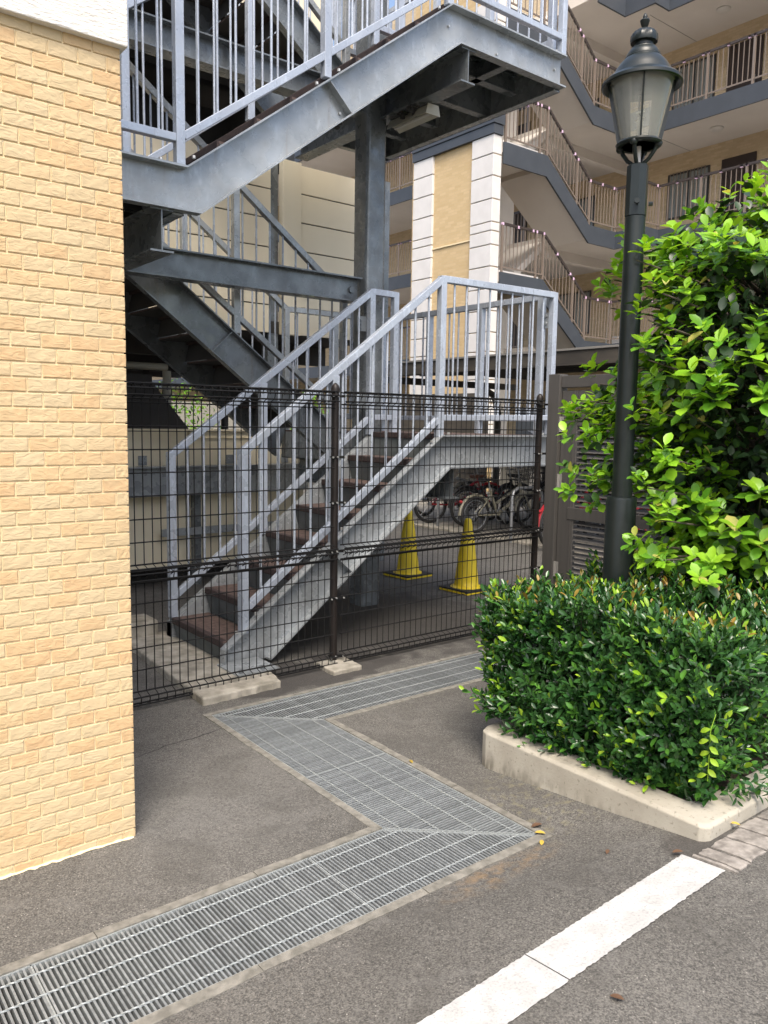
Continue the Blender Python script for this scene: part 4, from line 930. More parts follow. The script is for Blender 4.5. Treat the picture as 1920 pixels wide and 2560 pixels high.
# ------------------------------------------------------------------ bicycles
def bicycle(loc, rz, frame_mat, label, wheel=.27, group='bicycles parked under the shelter', basket=True, seat='blackp', hub='chrome'):
    """rear wheel contact at loc, bicycle points along +X rotated by rz"""
    e = tag(empty('bicycle', loc), label, 'bicycle', group); base = Vector(loc)
    T = lambda p: base+Vector((p[0]*math.cos(rz)-p[1]*math.sin(rz), p[0]*math.sin(rz)+p[1]*math.cos(rz), p[2]))
    wb = 1.08
    def wheelset(cx):
        c = MB(); c.tube([T((cx+(wheel-.025)*math.cos(t), 0, wheel+(wheel-.025)*math.sin(t))) for t in [k*math.pi/14 for k in range(28)]], .025, 8, closed=True); ty = c.build('wheel', M['rubber'], e, smooth=True)
        c = MB(); c.tube([T((cx+(wheel-.055)*math.cos(t), 0, wheel+(wheel-.055)*math.sin(t))) for t in [k*math.pi/14 for k in range(28)]], .010, 6, closed=True); c.build('rim', M['chrome'], ty, smooth=True)
        c = MB()
        for k in range(16):
            t = k*math.pi/8; c.tube([T((cx, .02*(-1)**k, wheel)), T((cx+(wheel-.06)*math.cos(t), 0, wheel+(wheel-.06)*math.sin(t)))], .0022, 4, caps=False)
        c.tube([T((cx, -.05, wheel)), T((cx, .05, wheel))], .03, 8); c.build('spokes', M[hub], ty)
        c = MB(); c.tube([T((cx+(wheel+.02)*math.cos(t), 0, wheel+(wheel+.02)*math.sin(t))) for t in [R(20+k*16) for k in range(11)]], .022, 6); c.build('mudguard', M[frame_mat], e, smooth=True)
    wheelset(0); wheelset(wb)
    c = MB(); bbk = (.44, 0, wheel-.02); seat_t = (.28, 0, .62); head = (.86, 0, .72); headb = (.9, 0, .55)
    c.tube([T(bbk), T(headb)], .028, 8); c.tube([T((.4, 0, .42)), T((.87, 0, .66))], .02, 8); c.tube([T(bbk), T(seat_t)], .02, 8); c.tube([T(head), T(headb)], .025, 8)
    for s_ in (-.05, .05): c.tube([T((0, s_, wheel)), T((.44, s_*.5, wheel-.02))], .012, 6); c.tube([T((0, s_, wheel)), T((.3, s_*.3, .55))], .010, 6); c.tube([T(headb), T((.95, s_, .5)), T((wb, s_, wheel))], .013, 6)
    c.build('frame', M[frame_mat], e, smooth=True)
    c = MB(); c.tube([T(seat_t), T((.24, 0, .76))], .013, 6); c.tube([T(head), T((.82, 0, .92))], .013, 6)
    c.tube([T((.62, -.27, .97)), T((.78, -.2, .98)), T((.83, 0, .93)), T((.78, .2, .98)), T((.62, .27, .97))], .011, 6); c.build('handlebar', M['chrome'], e, smooth=True)
    c = MB(); c.add([T(p) for p in ((.36, -.02, .79), (.36, .02, .79), (.1, .09, .8), (.1, -.09, .8), (.36, -.015, .76), (.36, .015, .76), (.1, .07, .74), (.1, -.07, .74))], [(0, 1, 2, 3), (7, 6, 5, 4), (0, 4, 5, 1), (1, 5, 6, 2), (2, 6, 7, 3), (3, 7, 4, 0)]); c.build('saddle', M[seat], e, bevel=.015)
    c = MB(); cx, cz = bbk[0], bbk[2]; c.tube([T((cx+.085*math.cos(t), -.05, cz+.085*math.sin(t))) for t in [k*math.pi/9 for k in range(18)]], .008, 5, closed=True)
    c.tube([T((cx, -.06, cz)), T((cx+.1, -.07, cz-.13))], .01, 6); c.tube([T((cx, .06, cz)), T((cx-.1, .07, cz+.13))], .01, 6); c.tube([T((0, -.05, wheel+.03)), T((cx, -.05, cz+.085))], .005, 4); c.build('crank', M['chrome'], e)
    if basket:
        c = MB()
        for (ox, w2, z0) in ((.93, .17, .72), (1.0, .17, .72)): pass
        for zz in (.70, .78, .86, .94):
            g_ = (zz-.70)*.25
            c.tube([T((.9-g_*.3, -.14-g_, zz)), T((1.16+g_, -.14-g_, zz)), T((1.16+g_, .14+g_, zz)), T((.9-g_*.3, .14+g_, zz))], .005, 4, closed=True)
        for k in range(7):
            u = -.14+.28*k/6; c.tube([T((1.16, u, .70)), T((1.22, u*1.4, .94))], .004, 4, caps=False)
            x_ = .9+.26*k/6
            for s_ in (-1, 1): c.tube([T((x_, .14*s_, .70)), T((x_, .2*s_, .94))], .004, 4, caps=False)
        c.build('basket', M['blackp'], e)
    c = MB()
    for s_ in (-.06, .06): c.tube([T((-.22, s_, wheel+.3)), T((.22, s_, wheel+.3))], .006, 4)
    c.tube([T((0, .06, wheel)), T((-.05, .06, wheel+.3))], .006, 4); c.tube([T((0, -.06, wheel)), T((-.05, -.06, wheel+.3))], .006, 4); c.build('rear_rack', M['blackp'], e)
    c = MB(); c.box(-.02, .02, -.03, .03, 0, .05); cc = MB(); cc.lathe([(.02, 0), (.03, .02), (.02, .04)], T((-.27, 0, wheel+.18)), 8); cc.build('rear_reflector', M['red'], e)
    return e
bicycle((8.1, 8.1, .03), R(-4), 'creamp', 'cream framed small-wheeled bicycle directly behind the nearer yellow cone', wheel=.27)
bicycle((8.35, 9.35, .03), R(-14), 'red', 'red bicycle with curved red mudguard between the two cones', wheel=.30)
bicycle((8.0, 6.62, .03), R(8), 'red', 'red bicycle whose wheel shows beside the right fence post', wheel=.29)
bicycle((8.3, 5.5, .03), R(3), 'red', 'red bicycle seen in glimpses through the louvred gate', wheel=.30)
bicycle((8.55, 8.75, .03), R(-8), 'blackp', 'black bicycle with tan saddle squeezed between the red and cream bicycles', wheel=.30, seat='saddle')
bicycle((9.2, 7.55, .03), R(-20), 'blackp', 'black bicycle standing behind the cream bicycle', wheel=.30)
bicycle((8.9, 10.1, .03), R(5), 'creamp', 'pale bicycle wheel half hidden behind the farther yellow cone', wheel=.28)
bicycle((9.3, 8.6, .03), R(6), 'blackp', 'black bicycle deep in the row behind the cream bicycle', wheel=.31)
bicycle((8.9, 7.1, .03), R(-6), 'blackp', 'black bicycle with basket right of the cream bicycle', wheel=.31)
def urack(x, y, label):
    b = MB(); b.tube([(x, y, 0), (x, y, .62), (x+.04, y, .70), (x+.12, y, .74), (x+.5, y, .74), (x+.58, y, .70), (x+.62, y, .62), (x+.62, y, 0)], .022, 10)
    o_ = single(b, 'bicycle_stand', M['chrome'], (x, y, 0), label, 'bicycle stand', 'steel hoops of the bicycle stand', smooth=True)
urack(8.05, 7.35, 'steel hoop stand right of the cream bicycle'); urack(8.2, 9.0, 'steel hoop stand left of the cream bicycle')
se = tag(empty('storage_shed', (12, 10.5, 0)), 'low beige storage shed with dark roof behind the bicycles', 'shed')
b = MB(); b.box(12.0, 13.5, 9.8, 11.3, 0, 1.15); b.build('wall', M['shed'], se)
b = MB(); b.prism([(9.6, 1.15), (11.5, 1.15), (10.5, 1.5)], 'x', 11.85, 13.7); b.build('roof', M['slate'], se)
b = MB(); b.box(11.985, 11.999, 10.15, 10.5, .3, .7); b.build('notice', M['lampwhite'], se)

# ------------------------------------------------------------------ cones
def cone(loc, label):
    e = tag(empty('traffic_cone', loc), label, 'traffic cone', 'yellow traffic cones behind the fence'); L = Vector(loc)
    b = MB(); b.lathe([(.155, .028), (.155, .040), (.148, .046), (.128, .050), (.118, .06), (.112, .12), (.085, .34), (.066, .50), (.062, .51), (.048, .60), (.038, .66), (.034, .685), (.024, .70), (.008, .705)], L, 28); b.build('body', M['cone'], e, smooth=True)
    b = MB(); b.box(L.x-.19, L.x+.19, L.y-.19, L.y+.19, .024, .040)
    b2 = MB(); b2.box(L.x-.185, L.x+.185, L.y-.185, L.y+.185, .004, .0238); b2.build('foot', M['cone'], e, bevel=.003)
    b.build('weight', M['rubber'], e, bevel=.005); e.rotation_euler = (0, 0, R(3)); return e
cone((5.33, 5.42, .0), 'nearer yellow traffic cone, right of the other one'); cone((5.33, 6.30, .0), 'farther yellow traffic cone with its tip behind the stair stringer')

# ------------------------------------------------------------------ louvred gate
gt = tag(empty('louvred_gate', (5.0, 3.6, 0)), 'taupe aluminium louvred gate right of the fence behind the lamp post', 'gate')
GX = 5.0
b = MB(); b.box(GX-.05, GX+.05, 4.065, 4.175, -.02, 2.0); b.build('gate_post', M['gate'], gt, bevel=.003)
b = MB(); b.box(GX-.05, GX+.05, 2.55, 2.65, -.02, 2.0); b.build('gate_post', M['gate'], gt, bevel=.003)
b = MB(); b.box(GX-.03, GX+.03, 2.655, 4.06, 1.895, 1.985); b.build('top_rail', M['gate'], gt, bevel=.003)
b = MB(); b.box(GX-.02, GX+.02, 3.905, 4.055, .06, 1.87); b.build('stile', M['gate'], gt, bevel=.003)
b = MB(); b.box(GX-.024, GX+.02, 3.93, 3.94, .06, 1.87); b.build('stile_rib', M['gate'], gt)
b = MB(); b.box(GX-.02, GX+.02, 2.66, 2.75, .06, 1.87); b.build('stile', M['gate'], gt, bevel=.003)
b = MB(); b.box(GX-.02, GX+.02, 2.755, 3.9, 1.60, 1.87); b.build('upper_panel', M['gate'], gt, bevel=.003)
b = MB(); b.box(GX-.026, GX+.02, 2.755, 3.96, .87, .965); b.build('middle_rail', M['gate'], gt, bevel=.003)
b = MB(); b.box(GX-.02, GX+.02, 2.755, 3.9, .06, .15); b.build('bottom_rail', M['gate'], gt, bevel=.003)
lv = MB(); lv.add([(-.016, -.572, -.012), (-.013, -.572, -.014), (.016, -.572, .010), (.013, -.572, .012), (-.016, .572, -.012), (-.013, .572, -.014), (.016, .572, .010), (.013, .572, .012)], [(0, 1, 2, 3), (7, 6, 5, 4), (0, 4, 5, 1), (1, 5, 6, 2), (2, 6, 7, 3), (3, 7, 4, 0)]); lv = lv.mesh('louvre_slat', M['gate'])
for k in range(15): link('louvre_slat', lv, gt, (GX, 3.3275, 1.572-k*.0415))
for k in range(17): link('louvre_slat', lv, gt, (GX, 3.3275, .845-k*.0415))
for z in (1.55, 1.10, .4):
    b = MB(); b.tube([(GX-.03, 4.06, z), (GX-.03, 4.06, z+.12)], .010, 8); b.box(GX-.026, GX-.021, 4.03, 4.06, z, z+.12); b.build('hinge', M['canopy_edge'], gt)

# ------------------------------------------------------------------ lamp post
LX, LYY = 3.385, 2.36
lp = tag(empty('lamp_post', (LX, LYY, .1)), 'dark green cast iron lamp post with glass lantern rising from the hedge', 'lamp post')
c0 = (LX, LYY, 0)
b = MB(); b.lathe([(.074, .05), (.074, 1.235), (.070, 1.25), (.05, 1.252)], c0, 32); b.build('base_sleeve', M['lamp'], lp, smooth=True)
b = MB(); b.lathe([(.0490, 1.25), (.0475, 2.60), (.045, 2.602), (.045, 2.60)], c0, 32); b.build('pole', M['lamp'], lp, smooth=True)
b = MB(); b.lathe([(.0505, 2.604), (.0505, 2.835), (.047, 2.84)], c0, 8); cl = b.build('collar', M['lamp'], lp, smooth=False)
b = MB(); hexbolt(b, (LX-.045, LYY-.035, 2.66), (-.79, -.61, 0), .013, .02); hexbolt(b, (LX+.035, LYY-.045, 2.66), (.6, -.8, 0), .010, .02); b.build('screw', M['lamp'], cl)
zb = 2.925                        # bottom ring of the lantern
b = MB()
for k in range(4):
    t = R(20+90*k); ct, st_ = math.cos(t), math.sin(t)
    b.tube([(LX+.02*ct, LYY+.02*st_, 2.84), (LX+.05*ct, LYY+.05*st_, 2.865), (LX+.075*ct, LYY+.075*st_, 2.90), (LX+.086*ct, LYY+.086*st_, 2.93)], .010, 8)
    b.lathe([(.012, -.015), (.018, -.006), (.018, .006), (.012, .015)], (LX+.09*ct, LYY+.09*st_, 2.925), 8)
b.build('bracket', M['lamp'], lp, smooth=True)
def ring(r, z, t=.012, h=.016, n=40):
    b = MB(); b.lathe([(r-t, z), (r+t*.6, z), (r+t, z+h*.5), (r+t*.6, z+h), (r-t, z+h), (r-t, z)], c0, n); return b
b = ring(.094, zb+.0, .014, .018); b.build('bottom_ring', M['lamp'], lp, smooth=True)
zt = 3.215; rt = .163
b = MB()
for k in range(4):
    t = R(218+90*k); ct, st_ = math.cos(t), math.sin(t); b.bar((LX+.092*ct, LYY+.092*st_, zb+.012), (LX+.151*ct, LYY+.151*st_, zt+.01), .016, .008, (-st_, ct, 0))
b.build('lantern_bar', M['lamp'], lp)
b = MB(); n = 48
vs_ = []; 
for (r_, z_) in ((.086, zb+.015), (.146, zt)): vs_ += [(LX+r_*math.cos(2*math.pi*k/n), LYY+r_*math.sin(2*math.pi*k/n), z_) for k in range(n)]
b.add(vs_, [(k, (k+1) % n, (k+1) % n+n, k+n) for k in range(n)]); b.build('glass', M['glass'], lp, smooth=True)
b = MB(); b.lathe([(.014, 3.0), (.016, 3.02), (.014, 3.05), (.01, 3.06)], c0, 12); b.lathe([(.012, 2.84), (.012, 3.0)], c0, 10)
b.build('lamp_holder', M['lampwhite'], lp, smooth=True)
b = MB(); b.tube([(LX+.02*math.cos(t*2.2), LYY+.02*math.sin(t*2.2), 2.99+t*.012) for t in range(9)], .006, 8); b.build('bulb', M['lampwhite'], lp, smooth=True)
b = MB(); b.lathe([(.145, zt-.002), (.176, zt-.020), (.185, zt-.017), (.184, zt-.004), (.166, zt+.012), (.145, zt+.018), (.136, zt+.03), (.128, zt+.05), (.108, zt+.080), (.088, zt+.100), (.084, zt+.103), (.084, zt+.108), (.078, zt+.112), (.076, zt+.124), (.066, zt+.140), (.060, zt+.144), (.058, zt+.150), (.040, zt+.156)], c0, 48)
b.build('lantern_roof', M['lamp'], lp, smooth=True)
b = MB(); n_ = 48
b.lathe([(.044, zt+.158), (.044, zt+.178)], c0, 24); b.build('neck', M['lamp'], lp, smooth=True)
b = MB(); b.lathe([(.048, zt+.176), (.060, zt+.176), (.062, zt+.186), (.060, zt+.205), (.050, zt+.222), (.034, zt+.232), (.016, zt+.234)], c0, 32, flute=[0, .02, .03, .04, .04, .03, 0]); b.build('finial_cap', M['lamp'], lp, smooth=True)
b = MB(); b.lathe([(.012, zt+.233), (.012, zt+.245), (.016, zt+.25), (.023, zt+.274), (.021, zt+.278), (.010, zt+.284), (.011, zt+.292), (.008, zt+.30), (.002, zt+.308)], c0, 20); b.build('finial', M['lamp'], lp, smooth=True)

# ------------------------------------------------------------------ foliage helpers
def leaf_template(wd, fold=.12, curl=.12, tip=1.0):
    rows = [(0, 0), (.22, .62), (.5, 1.0), (.78, .80), (1.0, 0)]; v = []; f = []
    for t, w_ in rows:
        z = -curl*t*t+curl*.4*t
        if w_ == 0: v.append((0, t, z))
        else: v += [(-wd/2*w_, t, z+fold*w_*wd), (0, t, z), (wd/2*w_, t, z+fold*w_*wd)]
    # 0 ; 1 2 3 ; 4 5 6 ; 7 8 9 ; 10
    f = [(0, 2, 1), (0, 3, 2), (1, 2, 5, 4), (2, 3, 6, 5), (4, 5, 8, 7), (5, 6, 9, 8), (7, 8, 10), (8, 9, 10)]
    return np.array(v), f
def frame_from(d, nrm):
    d = d/np.linalg.norm(d); x = np.cross(d, nrm); l = np.linalg.norm(x)
    if l < 1e-5: x = np.cross(d, [0.3, .5, .8]); l = np.linalg.norm(x)
    x /= l; z = np.cross(x, d); return np.stack([x, d, z], 1)
class Leaves:
    def __init__(s, tmpl): s.t, s.f = tmpl; s.items = []
    def add(s, p, d, nrm, size, mi): s.items.append((np.array(p, float), frame_from(np.array(d, float), np.array(nrm, float))*size, mi))
    def emit(s, parent, mats, nparts, score, shared_sizes=True):
        order = sorted(range(len(s.items)), key=lambda i: -score(s.items[i])); parts = set(order[:nparts])
        meshes = []
        for mt in mats:
            me = bpy.data.meshes.new('leaf'); me.from_pydata([tuple(v) for v in s.t], [], s.f); me.materials.append(mt); me.polygons.foreach_set('use_smooth', [True]*len(me.polygons)); me.update(); meshes.append(me)
        V = []; Fc = []; MI = []; k = 0; nv = len(s.t)
        for i, (p, A, mi) in enumerate(s.items):
            if i in parts:
                o_ = bpy.data.objects.new('leaf', meshes[mi]); COL.objects.link(o_); o_.parent = parent
                m4 = Matrix([list(A[r_])+[p[r_]-ORG[parent.name][r_]] for r_ in range(3)]+[[0, 0, 0, 1]]); o_.matrix_local = m4
            else:
                V.append(s.t@A.T+p); Fc += [tuple(a+k for a in f_) for f_ in s.f]; MI += [mi]*len(s.f); k += nv
        me = bpy.data.meshes.new('foliage'); me.from_pydata((np.concatenate(V)-np.array(ORG[parent.name])).tolist(), [], Fc)
        for mt in mats: me.materials.append(mt)
        me.polygons.foreach_set('material_index', MI); me.polygons.foreach_set('use_smooth', [True]*len(me.polygons)); me.update()
        o_ = link('foliage', me, parent, ORG[parent.name]); o_['kind'] = 'stuff'; return o_
CP = np.array([0, 0, CAM_H]); FV = np.array(F); RVn = np.array(RV); UVn = np.array(UV)
def screen(p):
    v = p-CP; d = v@FV; return 960+1984.6*(v@RVn)/d, 1280-1984.6*(v@UVn)/d, d
def rdir(): v = rng.normal(size=3); return v/np.linalg.norm(v)

# ------------------------------------------------------------------ hedge
hd = tag(empty('hedge', (3.3, 2.0, .17)), 'clipped small-leaved evergreen hedge overhanging the concrete planter kerb', 'hedge')
HX0, HX1, HY0, HY1 = 2.70, 5.0, 1.47, 2.62
L = Leaves(leaf_template(.40, .2, .12)); twigs = MB()
def htop(x, y): return .80+.05*math.sin(x*3.1+1)+.03*math.sin(y*7)+.05*sm((x-3)/1.0)+.03*math.sin(x*9+y*5)
def hedge_point():
    # a point on the rounded surface of the hedge and its outward normal
    while True:
        r_ = rng.random()
        if r_ < .40:   # top
            x = rng.uniform(HX0, HX1); y = rng.uniform(HY0, HY1); n = np.array([0, 0, 1.]); p = np.array([x, y, htop(x, y)])
        elif r_ < .72:  # front face (-X)
            y = rng.uniform(HY0, HY1); z = rng.uniform(.13 if y < 2.42 else .2, .82); n = np.array([-1., 0, .1]); bul = .045*math.sin(z*9+y*4)+.03*math.sin(y*13); p = np.array([HX0+bul-.01+.02*(z < .25), y, z])
        elif r_ < .90:  # near side (-Y)
            x = rng.uniform(HX0, HX1-.6); z = rng.uniform(.2, .85); n = np.array([0, -1., .1]); bul = .04*math.sin(z*8+x*6); p = np.array([x, HY0+bul+.03*(z < .3), z])
        else:
            x = rng.uniform(HX0, 3.9); z = rng.uniform(.3, .82); n = np.array([0, 1., .1]); p = np.array([x+(.07 if z < .45 else 0), HY1+.03*math.sin(z*9+x*7)-(.05 if z < .42 else 0), z])
        # round the corners
        dx = HX0+.12-p[0]; dy = HY0+.10-p[1]; dy2 = p[1]-(HY1-.10); dz = p[2]-(htop(p[0], p[1])-.10)
        c = p.copy(); q = np.array([max(dx, 0), max(dy, 0), 0]); q2 = np.array([max(dx, 0), max(dy2, 0), max(dz, 0)])
        ex = max(dx, 0); ey = max(dy, dy2, 0); ez = max(dz, 0); l = math.sqrt(ex*ex+ey*ey+ez*ez)
        if l > .12:
            k = .12/l
            p[0] += ex*(1-k); p[1] += (1 if dy > dy2 else -1)*ey*(1-k); p[2] -= ez*(1-k)
            nn = np.array([-ex, -ey if dy > dy2 else ey, ez]); n = nn/np.linalg.norm(nn)
        return p, n/np.linalg.norm(n)
def sprig(p, d, nl, size, young, spread=.9):
    d = d/np.linalg.norm(d); a = np.cross(d, rdir()); a /= np.linalg.norm(a); b_ = np.cross(d, a); ln = size*.42*nl*.5
    for k in range(nl):
        ph = k*2.4+rng.uniform(-.3, .3); t = k/(nl-1); out = a*math.cos(ph)+b_*math.sin(ph)
        sp = spread*(1-.55*t); dd = d*(1-sp*.55)+out*sp+np.array([0, 0, .12]); q = p+d*ln*t
        nrm = d+np.array([0, 0, .4])
        mi = young(t); L.add(q, dd, nrm, size*rng.uniform(.75, 1.1)*(1-.25*t), mi)
    return ln
for i in range(3500):
    p, n = hedge_point(); depth = rng.random()**2*.12; p = p-n*depth
    d = n*.7+np.array([0, 0, .55])+rdir()*.45
    outer = depth < .03; topish = n[2] > .6
    yr = .9*max(0, math.sin(p[0]*5+p[1]*9+p[2]*11)*math.sin(p[1]*17+p[2]*13+p[0]*11))
    def young(t, topish=topish, outer=outer, yr=yr):
        u = rng.random()
        if outer and t > .6 and u < (.30 if topish else .04)+yr*.45: return 3 if (topish and rng.random() < .4) else 2
        if outer and u < .16+yr*.4: return 1
        return 0 if u < .93 else 1
    sprig(p, d, int(rng.integers(6, 10)), rng.uniform(.044, .064), young)
    if i % 5 == 0: q = p-d*.12; twigs.tube([q, p+d*.04], .0016, 3, caps=False)
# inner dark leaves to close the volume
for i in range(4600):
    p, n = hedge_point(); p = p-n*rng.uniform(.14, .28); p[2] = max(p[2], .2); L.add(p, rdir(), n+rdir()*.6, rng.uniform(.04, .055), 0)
# sprigs hanging over the kerb corner
for i in range(12):
    p = np.array([rng.uniform(2.74, 3.1), rng.uniform(1.40, 1.50), rng.uniform(.2, .30)]); sprig(p, np.array([-.2, -.7, -.1])+rdir()*.5, 8, .05, lambda t: 0 if rng.random() < .7 else 1)
def sc_h(it):
    x, y, d = screen(it[0]); return (1 if 1150 < x < 1920 and 1350 < y < 2150 else 0)*10-d
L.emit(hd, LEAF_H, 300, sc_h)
t = twigs.build('twigs', M['bark'], hd); t['kind'] = 'stuff'
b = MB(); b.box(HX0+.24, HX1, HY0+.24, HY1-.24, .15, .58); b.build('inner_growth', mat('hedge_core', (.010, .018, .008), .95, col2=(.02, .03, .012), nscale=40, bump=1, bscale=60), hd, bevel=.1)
for k in range(16):
    pass

# ------------------------------------------------------------------ broadleaf tree by the lamp
tr = tag(empty('broadleaf_tree', (4.35, 2.2, .17)), 'bushy tree with glossy lime green leaves beside the lamp post', 'tree')
TB = np.array([4.35, 2.2, .15])
L = Leaves(leaf_template(.60, .12, .14)); br = MB()
trunk_pts = [(4.35, 2.2, .05), (4.33, 2.2, .6), (4.30, 2.15, 1.2), (4.27, 2.12, 1.8), (4.25, 2.1, 2.4), (4.25, 2.08, 2.9)]
b = MB(); b.tube(trunk_pts, [.04, .035, .03, .022, .015, .006], 10)
b.tube([(4.4, 2.12, .05), (4.45, 2.05, .8), (4.5, 1.95, 1.5), (4.5, 1.9, 2.3)], [.028, .024, .018, .008], 8); b.tube([(4.3, 2.28, .05), (4.22, 2.35, .7), (4.15, 2.4, 1.3), (4.1, 2.42, 2.0)], [.025, .022, .016, .007], 8)
b.build('trunk', M['bark'], tr, smooth=True)
def whorl(p, d, size, tone, nl=None):
    nl = nl or int(rng.integers(5, 9)); d = d/np.linalg.norm(d); a = np.cross(d, rdir()); a /= np.linalg.norm(a); b_ = np.cross(d, a)
    for k in range(nl):
        ph = k*2.4+rng.uniform(-.25, .25); t = k/max(nl-1, 1); out = a*math.cos(ph)+b_*math.sin(ph); q = p+d*.05*t
        dd = out*(1.0-.35*t)+d*(.15+.55*t)+np.array([0, 0, -.05]); nrm = d*.8+np.array([0, 0, .9])
        L.add(q, dd, nrm, size*rng.uniform(.72, 1.12)*(1-.2*t), tone(t))
def tone_f(bright):
    def f(t):
        u = rng.random()
        if u < bright*(.55+.5*t): return 0 if rng.random() > .035 else 3
        return 1 if rng.random() < .7*bright+.2 else 2
    return f
C0 = np.array([4.15, 2.08, 1.72]); RAD = np.array([.72, .72, 1.12])
def twig(a, p): br.tube([a, (a+p)/2+rdir()*.02, p], [.007, .005, .0025], 5, caps=False)
def crown_skip(p):
    x, y, d = screen(p)
    if x < 1585 and not (y < 860 and x > 1560): return True
    return False
ncl = 0; tries = 0
while ncl < 380 and tries < 9000:
    tries += 1
    v = rdir(); r_ = rng.uniform(.72, 1.04); p = C0+RAD*v*r_
    p += np.array([.05*math.sin(p[2]*9), 0, 0])
    x, y, d = screen(p)
    if p[2] < .80 or x < 1590 or y < 640-(x-1600)*.62: continue
    if x < 1625 and d > 3.75: continue
    lay = .5+.5*math.sin(p[2]*8.5+p[0]*5+p[1]*3)       # layered tiers with gaps between
    if lay < .26 and rng.random() < .8: continue
    axis = np.array([4.28, 2.1, p[2]-.28]); dirn = (p-axis); dirn /= np.linalg.norm(dirn); dd = dirn*.8+np.array([0, 0, .45])+rdir()*.25
    whorl(p, dd, rng.uniform(.082, .112), tone_f(.35+.55*lay), None); 
    for k in range(2): whorl(p+rdir()*.08-dirn*.08, dd+rdir()*.5, rng.uniform(.068, .095), tone_f(.15+.35*lay))
    if ncl % 2 == 0: twig(axis, p)
    ncl += 1
# inner shaded old leaves
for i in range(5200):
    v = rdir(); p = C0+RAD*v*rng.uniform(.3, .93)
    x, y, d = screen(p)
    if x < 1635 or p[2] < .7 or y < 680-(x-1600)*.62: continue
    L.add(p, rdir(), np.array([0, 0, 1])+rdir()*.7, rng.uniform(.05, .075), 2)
# named side branches reaching left past the lamp post, and the top shoots
def branch(root, tip, n, size=.072, bright=.8, spread=.07):
    root = np.array(root); tip = np.array(tip); mid = (root+tip)/2+np.array([0, 0, .05]); br.tube([root, mid, tip], [.010, .007, .003], 6, caps=False)
    for k in range(n):
        t = .35+.65*k/max(n-1, 1); q = (1-t)**2*root+2*t*(1-t)*mid+t*t*tip+rdir()*spread; dd = (tip-root)/np.linalg.norm(tip-root)*.5+np.array([0, 0, .6])+rdir()*.5
        whorl(q, dd, size*rng.uniform(1.0, 1.35), tone_f(bright))
        whorl(q+rdir()*.05, dd+rdir()*.5, size*rng.uniform(.9, 1.2), tone_f(bright*.8))
def ray_pt(px, py, depth):      # only used to lay out branch tips in the crown (world points)
    return CP+depth*(FV+RVn*(px-960)/1984.6-UVn*(py-1280)/1984.6)
root = np.array([4.3, 2.12, 1.45])
for (px, py, dep, n, br_) in ((1480, 1060, 4.05, 8, .7), (1450, 1090, 4.1, 7, .6), (1510, 1110, 4.1, 7, .5), (1490, 1200, 4.05, 8, .7), (1455, 1190, 4.1, 6, .85), (1520, 1230, 4.1, 7, .5), (1420, 1030, 4.1, 6, .85), (1440, 1000, 4.1, 6, .8), (1540, 1010, 4.1, 7, .7), (1490, 1000, 4.15, 9, .85), (1460, 1050, 4.2, 9, .8), (1410, 1045, 4.25, 7, .85), (1520, 1060, 4.15, 7, .5), (1530, 950, 4.2, 7, .8), (1500, 960, 4.2, 5, .85), (1520, 1190, 4.15, 8, .85), (1470, 1225, 4.2, 7, .85), (1510, 1250, 4.15, 6, .6), (1540, 1160, 4.15, 5, .8)):
    branch(root+np.array([0, 0, (1100-py)/1984.6*2]), ray_pt(px, py, dep), n, .066, br_)
for (px, py, dep, n) in ((1560, 660, 4.2, 7), (1545, 750, 4.25, 6), (1525, 770, 4.3, 4), (1535, 700, 4.2, 5), (1560, 610, 4.2, 3), (1590, 650, 3.75, 4), (1620, 720, 3.7, 6), (1620, 900, 3.7, 6), (1660, 1400, 3.6, 6), (1590, 1360, 3.7, 6), (1750, 1440, 3.5, 5), (1620, 1220, 3.65, 6), (1600, 1020, 3.75, 6), (1610, 1390, 3.7, 6), (1640, 610, 4.0, 5), (1680, 600, 3.9, 5), (1620, 800, 3.7, 5), (1720, 570, 4.1, 5), (1790, 520, 4.2, 4), (1870, 480, 4.3, 4), (1905, 450, 4.4, 3), (1640, 1140, 3.6, 6), (1650, 1300, 3.6, 7)):
    p = ray_pt(px, py, dep); branch((4.27, 2.1, min(max(p[2]-.25, .8), 2.6)), p, n, .070, .85, .05)
def sc_t(it):
    x, y, d = screen(it[0]); return (10 if 1380 < x < 1920 and 400 < y < 1500 else 0)-d
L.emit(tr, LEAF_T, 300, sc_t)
o = br.build('branches', M['bark'], tr, smooth=True)
# one pale withered shoot hanging on the hedge front
ws_ = MB(); v, f = leaf_template(.5, .15, .3); pw = np.array([2.70, 1.45, .50])
for k in range(9):
    q = pw+np.array([0.0, .004*math.sin(k), -.022*k]); A_ = frame_from(np.array([-.25, -.9 if k % 2 else .75, -.35]), np.array([-.8, 0, .5]))*.042
    ws_.add((v@A_.T+q).tolist(), f)
ws_.tube([pw+np.array([.03, 0, .05]), pw, pw+np.array([0, 0, -.2])], .0018, 4); ws_.build('withered_shoot', LEAF_H[2], hd, smooth=True)
# litter of old leaves along the soil under the hedge
lt = MB(); v, f = leaf_template(.5, .1, .2)
for k in range(260):
    q = np.array([rng.uniform(2.73, 3.9), rng.uniform(1.5, 1.72), .1]) if k < 190 else np.array([rng.uniform(2.73, 2.9), rng.uniform(1.5, 2.4), .1])
    A_ = frame_from(np.append(rng.normal(size=2), 0.1), np.array([0, 0, 1])+rdir()*.3)*.04; lt.add((v@A_.T+q+np.array([0, 0, .003+.004*rng.random()])).tolist(), f)
lt = lt.build('leaf_litter', M['dryb'], pl, smooth=True); lt['kind'] = 'stuff'
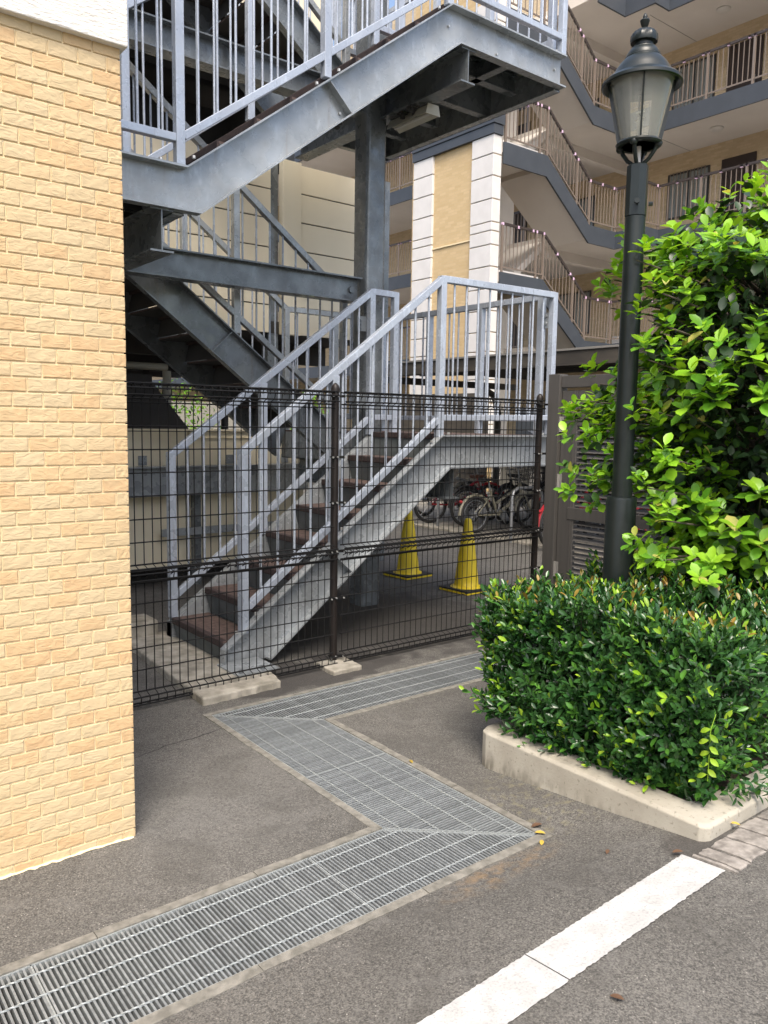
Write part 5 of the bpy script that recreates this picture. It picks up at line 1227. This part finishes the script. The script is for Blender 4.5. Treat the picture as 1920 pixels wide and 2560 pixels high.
# fallen leaves
LF = leaf_template(.5, .15, .2)
def fallen(x, y, a, s_, mt, label, zz=0):
    v, f = LF; c, s2 = math.cos(a), math.sin(a); z = gz(x, y)+.004+zz
    b = MB(); b.add([(x+(p[0]*c-p[1]*s2)*s_, y+(p[0]*s2+p[1]*c)*s_, z+(p[2]+.17)*s_) for p in v], f)
    single(b, 'fallen_leaf', M[mt], (x, y, z), label, 'leaf', 'fallen leaves on the asphalt', smooth=True)
fallen(2.345, 1.905, .5, .045, 'dry', 'yellow fallen leaf at the pointed corner of the near grating'); fallen(2.30, 1.885, 2.2, .035, 'dry', 'small yellow leaf just left of the grating corner')
fallen(2.39, 1.96, 1.2, .05, 'dryb', 'brown fallen leaf beside the grating corner'); fallen(2.475, 1.40, .9, .04, 'dryb', 'brown leaf at the end of the white line', .003)
fallen(1.70, 1.1, .3, .04, 'dryb', 'dark leaf on the asphalt right of the white line'); fallen(2.36, 2.75, 2.9, .032, 'dry', 'tiny yellow leaf by the upper edge of the middle grating')
fallen(2.35, 1.62, 2.0, .03, 'dryb', 'small brown leaf on the asphalt above the white line'); fallen(2.78, 1.355, .2, .04, 'dry', 'yellow leaf wedged between kerb and paving stones', .012)

# ------------------------------------------------------------------ background greenery (beyond the shelter and the car park)
def bush(name, loc, rad, n, label, size=.12, mats=LEAF_T):
    global L
    e = tag(empty(name, (loc[0], loc[1], 0)), label, 'shrub', 'shrubs beyond the car park'); LL = Leaves(leaf_template(.5)); c = np.array(loc)
    for i in range(n):
        v = rdir(); LL.add(c+np.array(rad)*v*rng.uniform(.5, 1.05), rdir(), v+np.array([0, 0, .8]), size*rng.uniform(.7, 1.2), int(rng.choice([0, 1, 2], p=[.2, .5, .3])))
    LL.emit(e, mats, 0, lambda it: 0)
    b = MB(); b.tube([(loc[0], loc[1], 0), (loc[0], loc[1], loc[2])], .05, 6); b.build('stem', M['bark'], e)
bush('shrub', (14.3, 12.5, .85), (.5, 1.1, .45), 1200, 'green shrub above the storage shed roof')
bush('shrub', (6.5, 17.5, 1.4), (.8, .8, 1.0), 900, 'shrub seen under the car park deck, right of the cream pipe')
bush('shrub', (9.3, 21.0, 1.5), (1.2, .9, 1.3), 900, 'shrub against the pale wall farther behind the deck')
bush('shrub', (11.2, 17.5, 1.3), (.7, .9, 1.2), 900, 'shrub glimpsed between the stair posts')
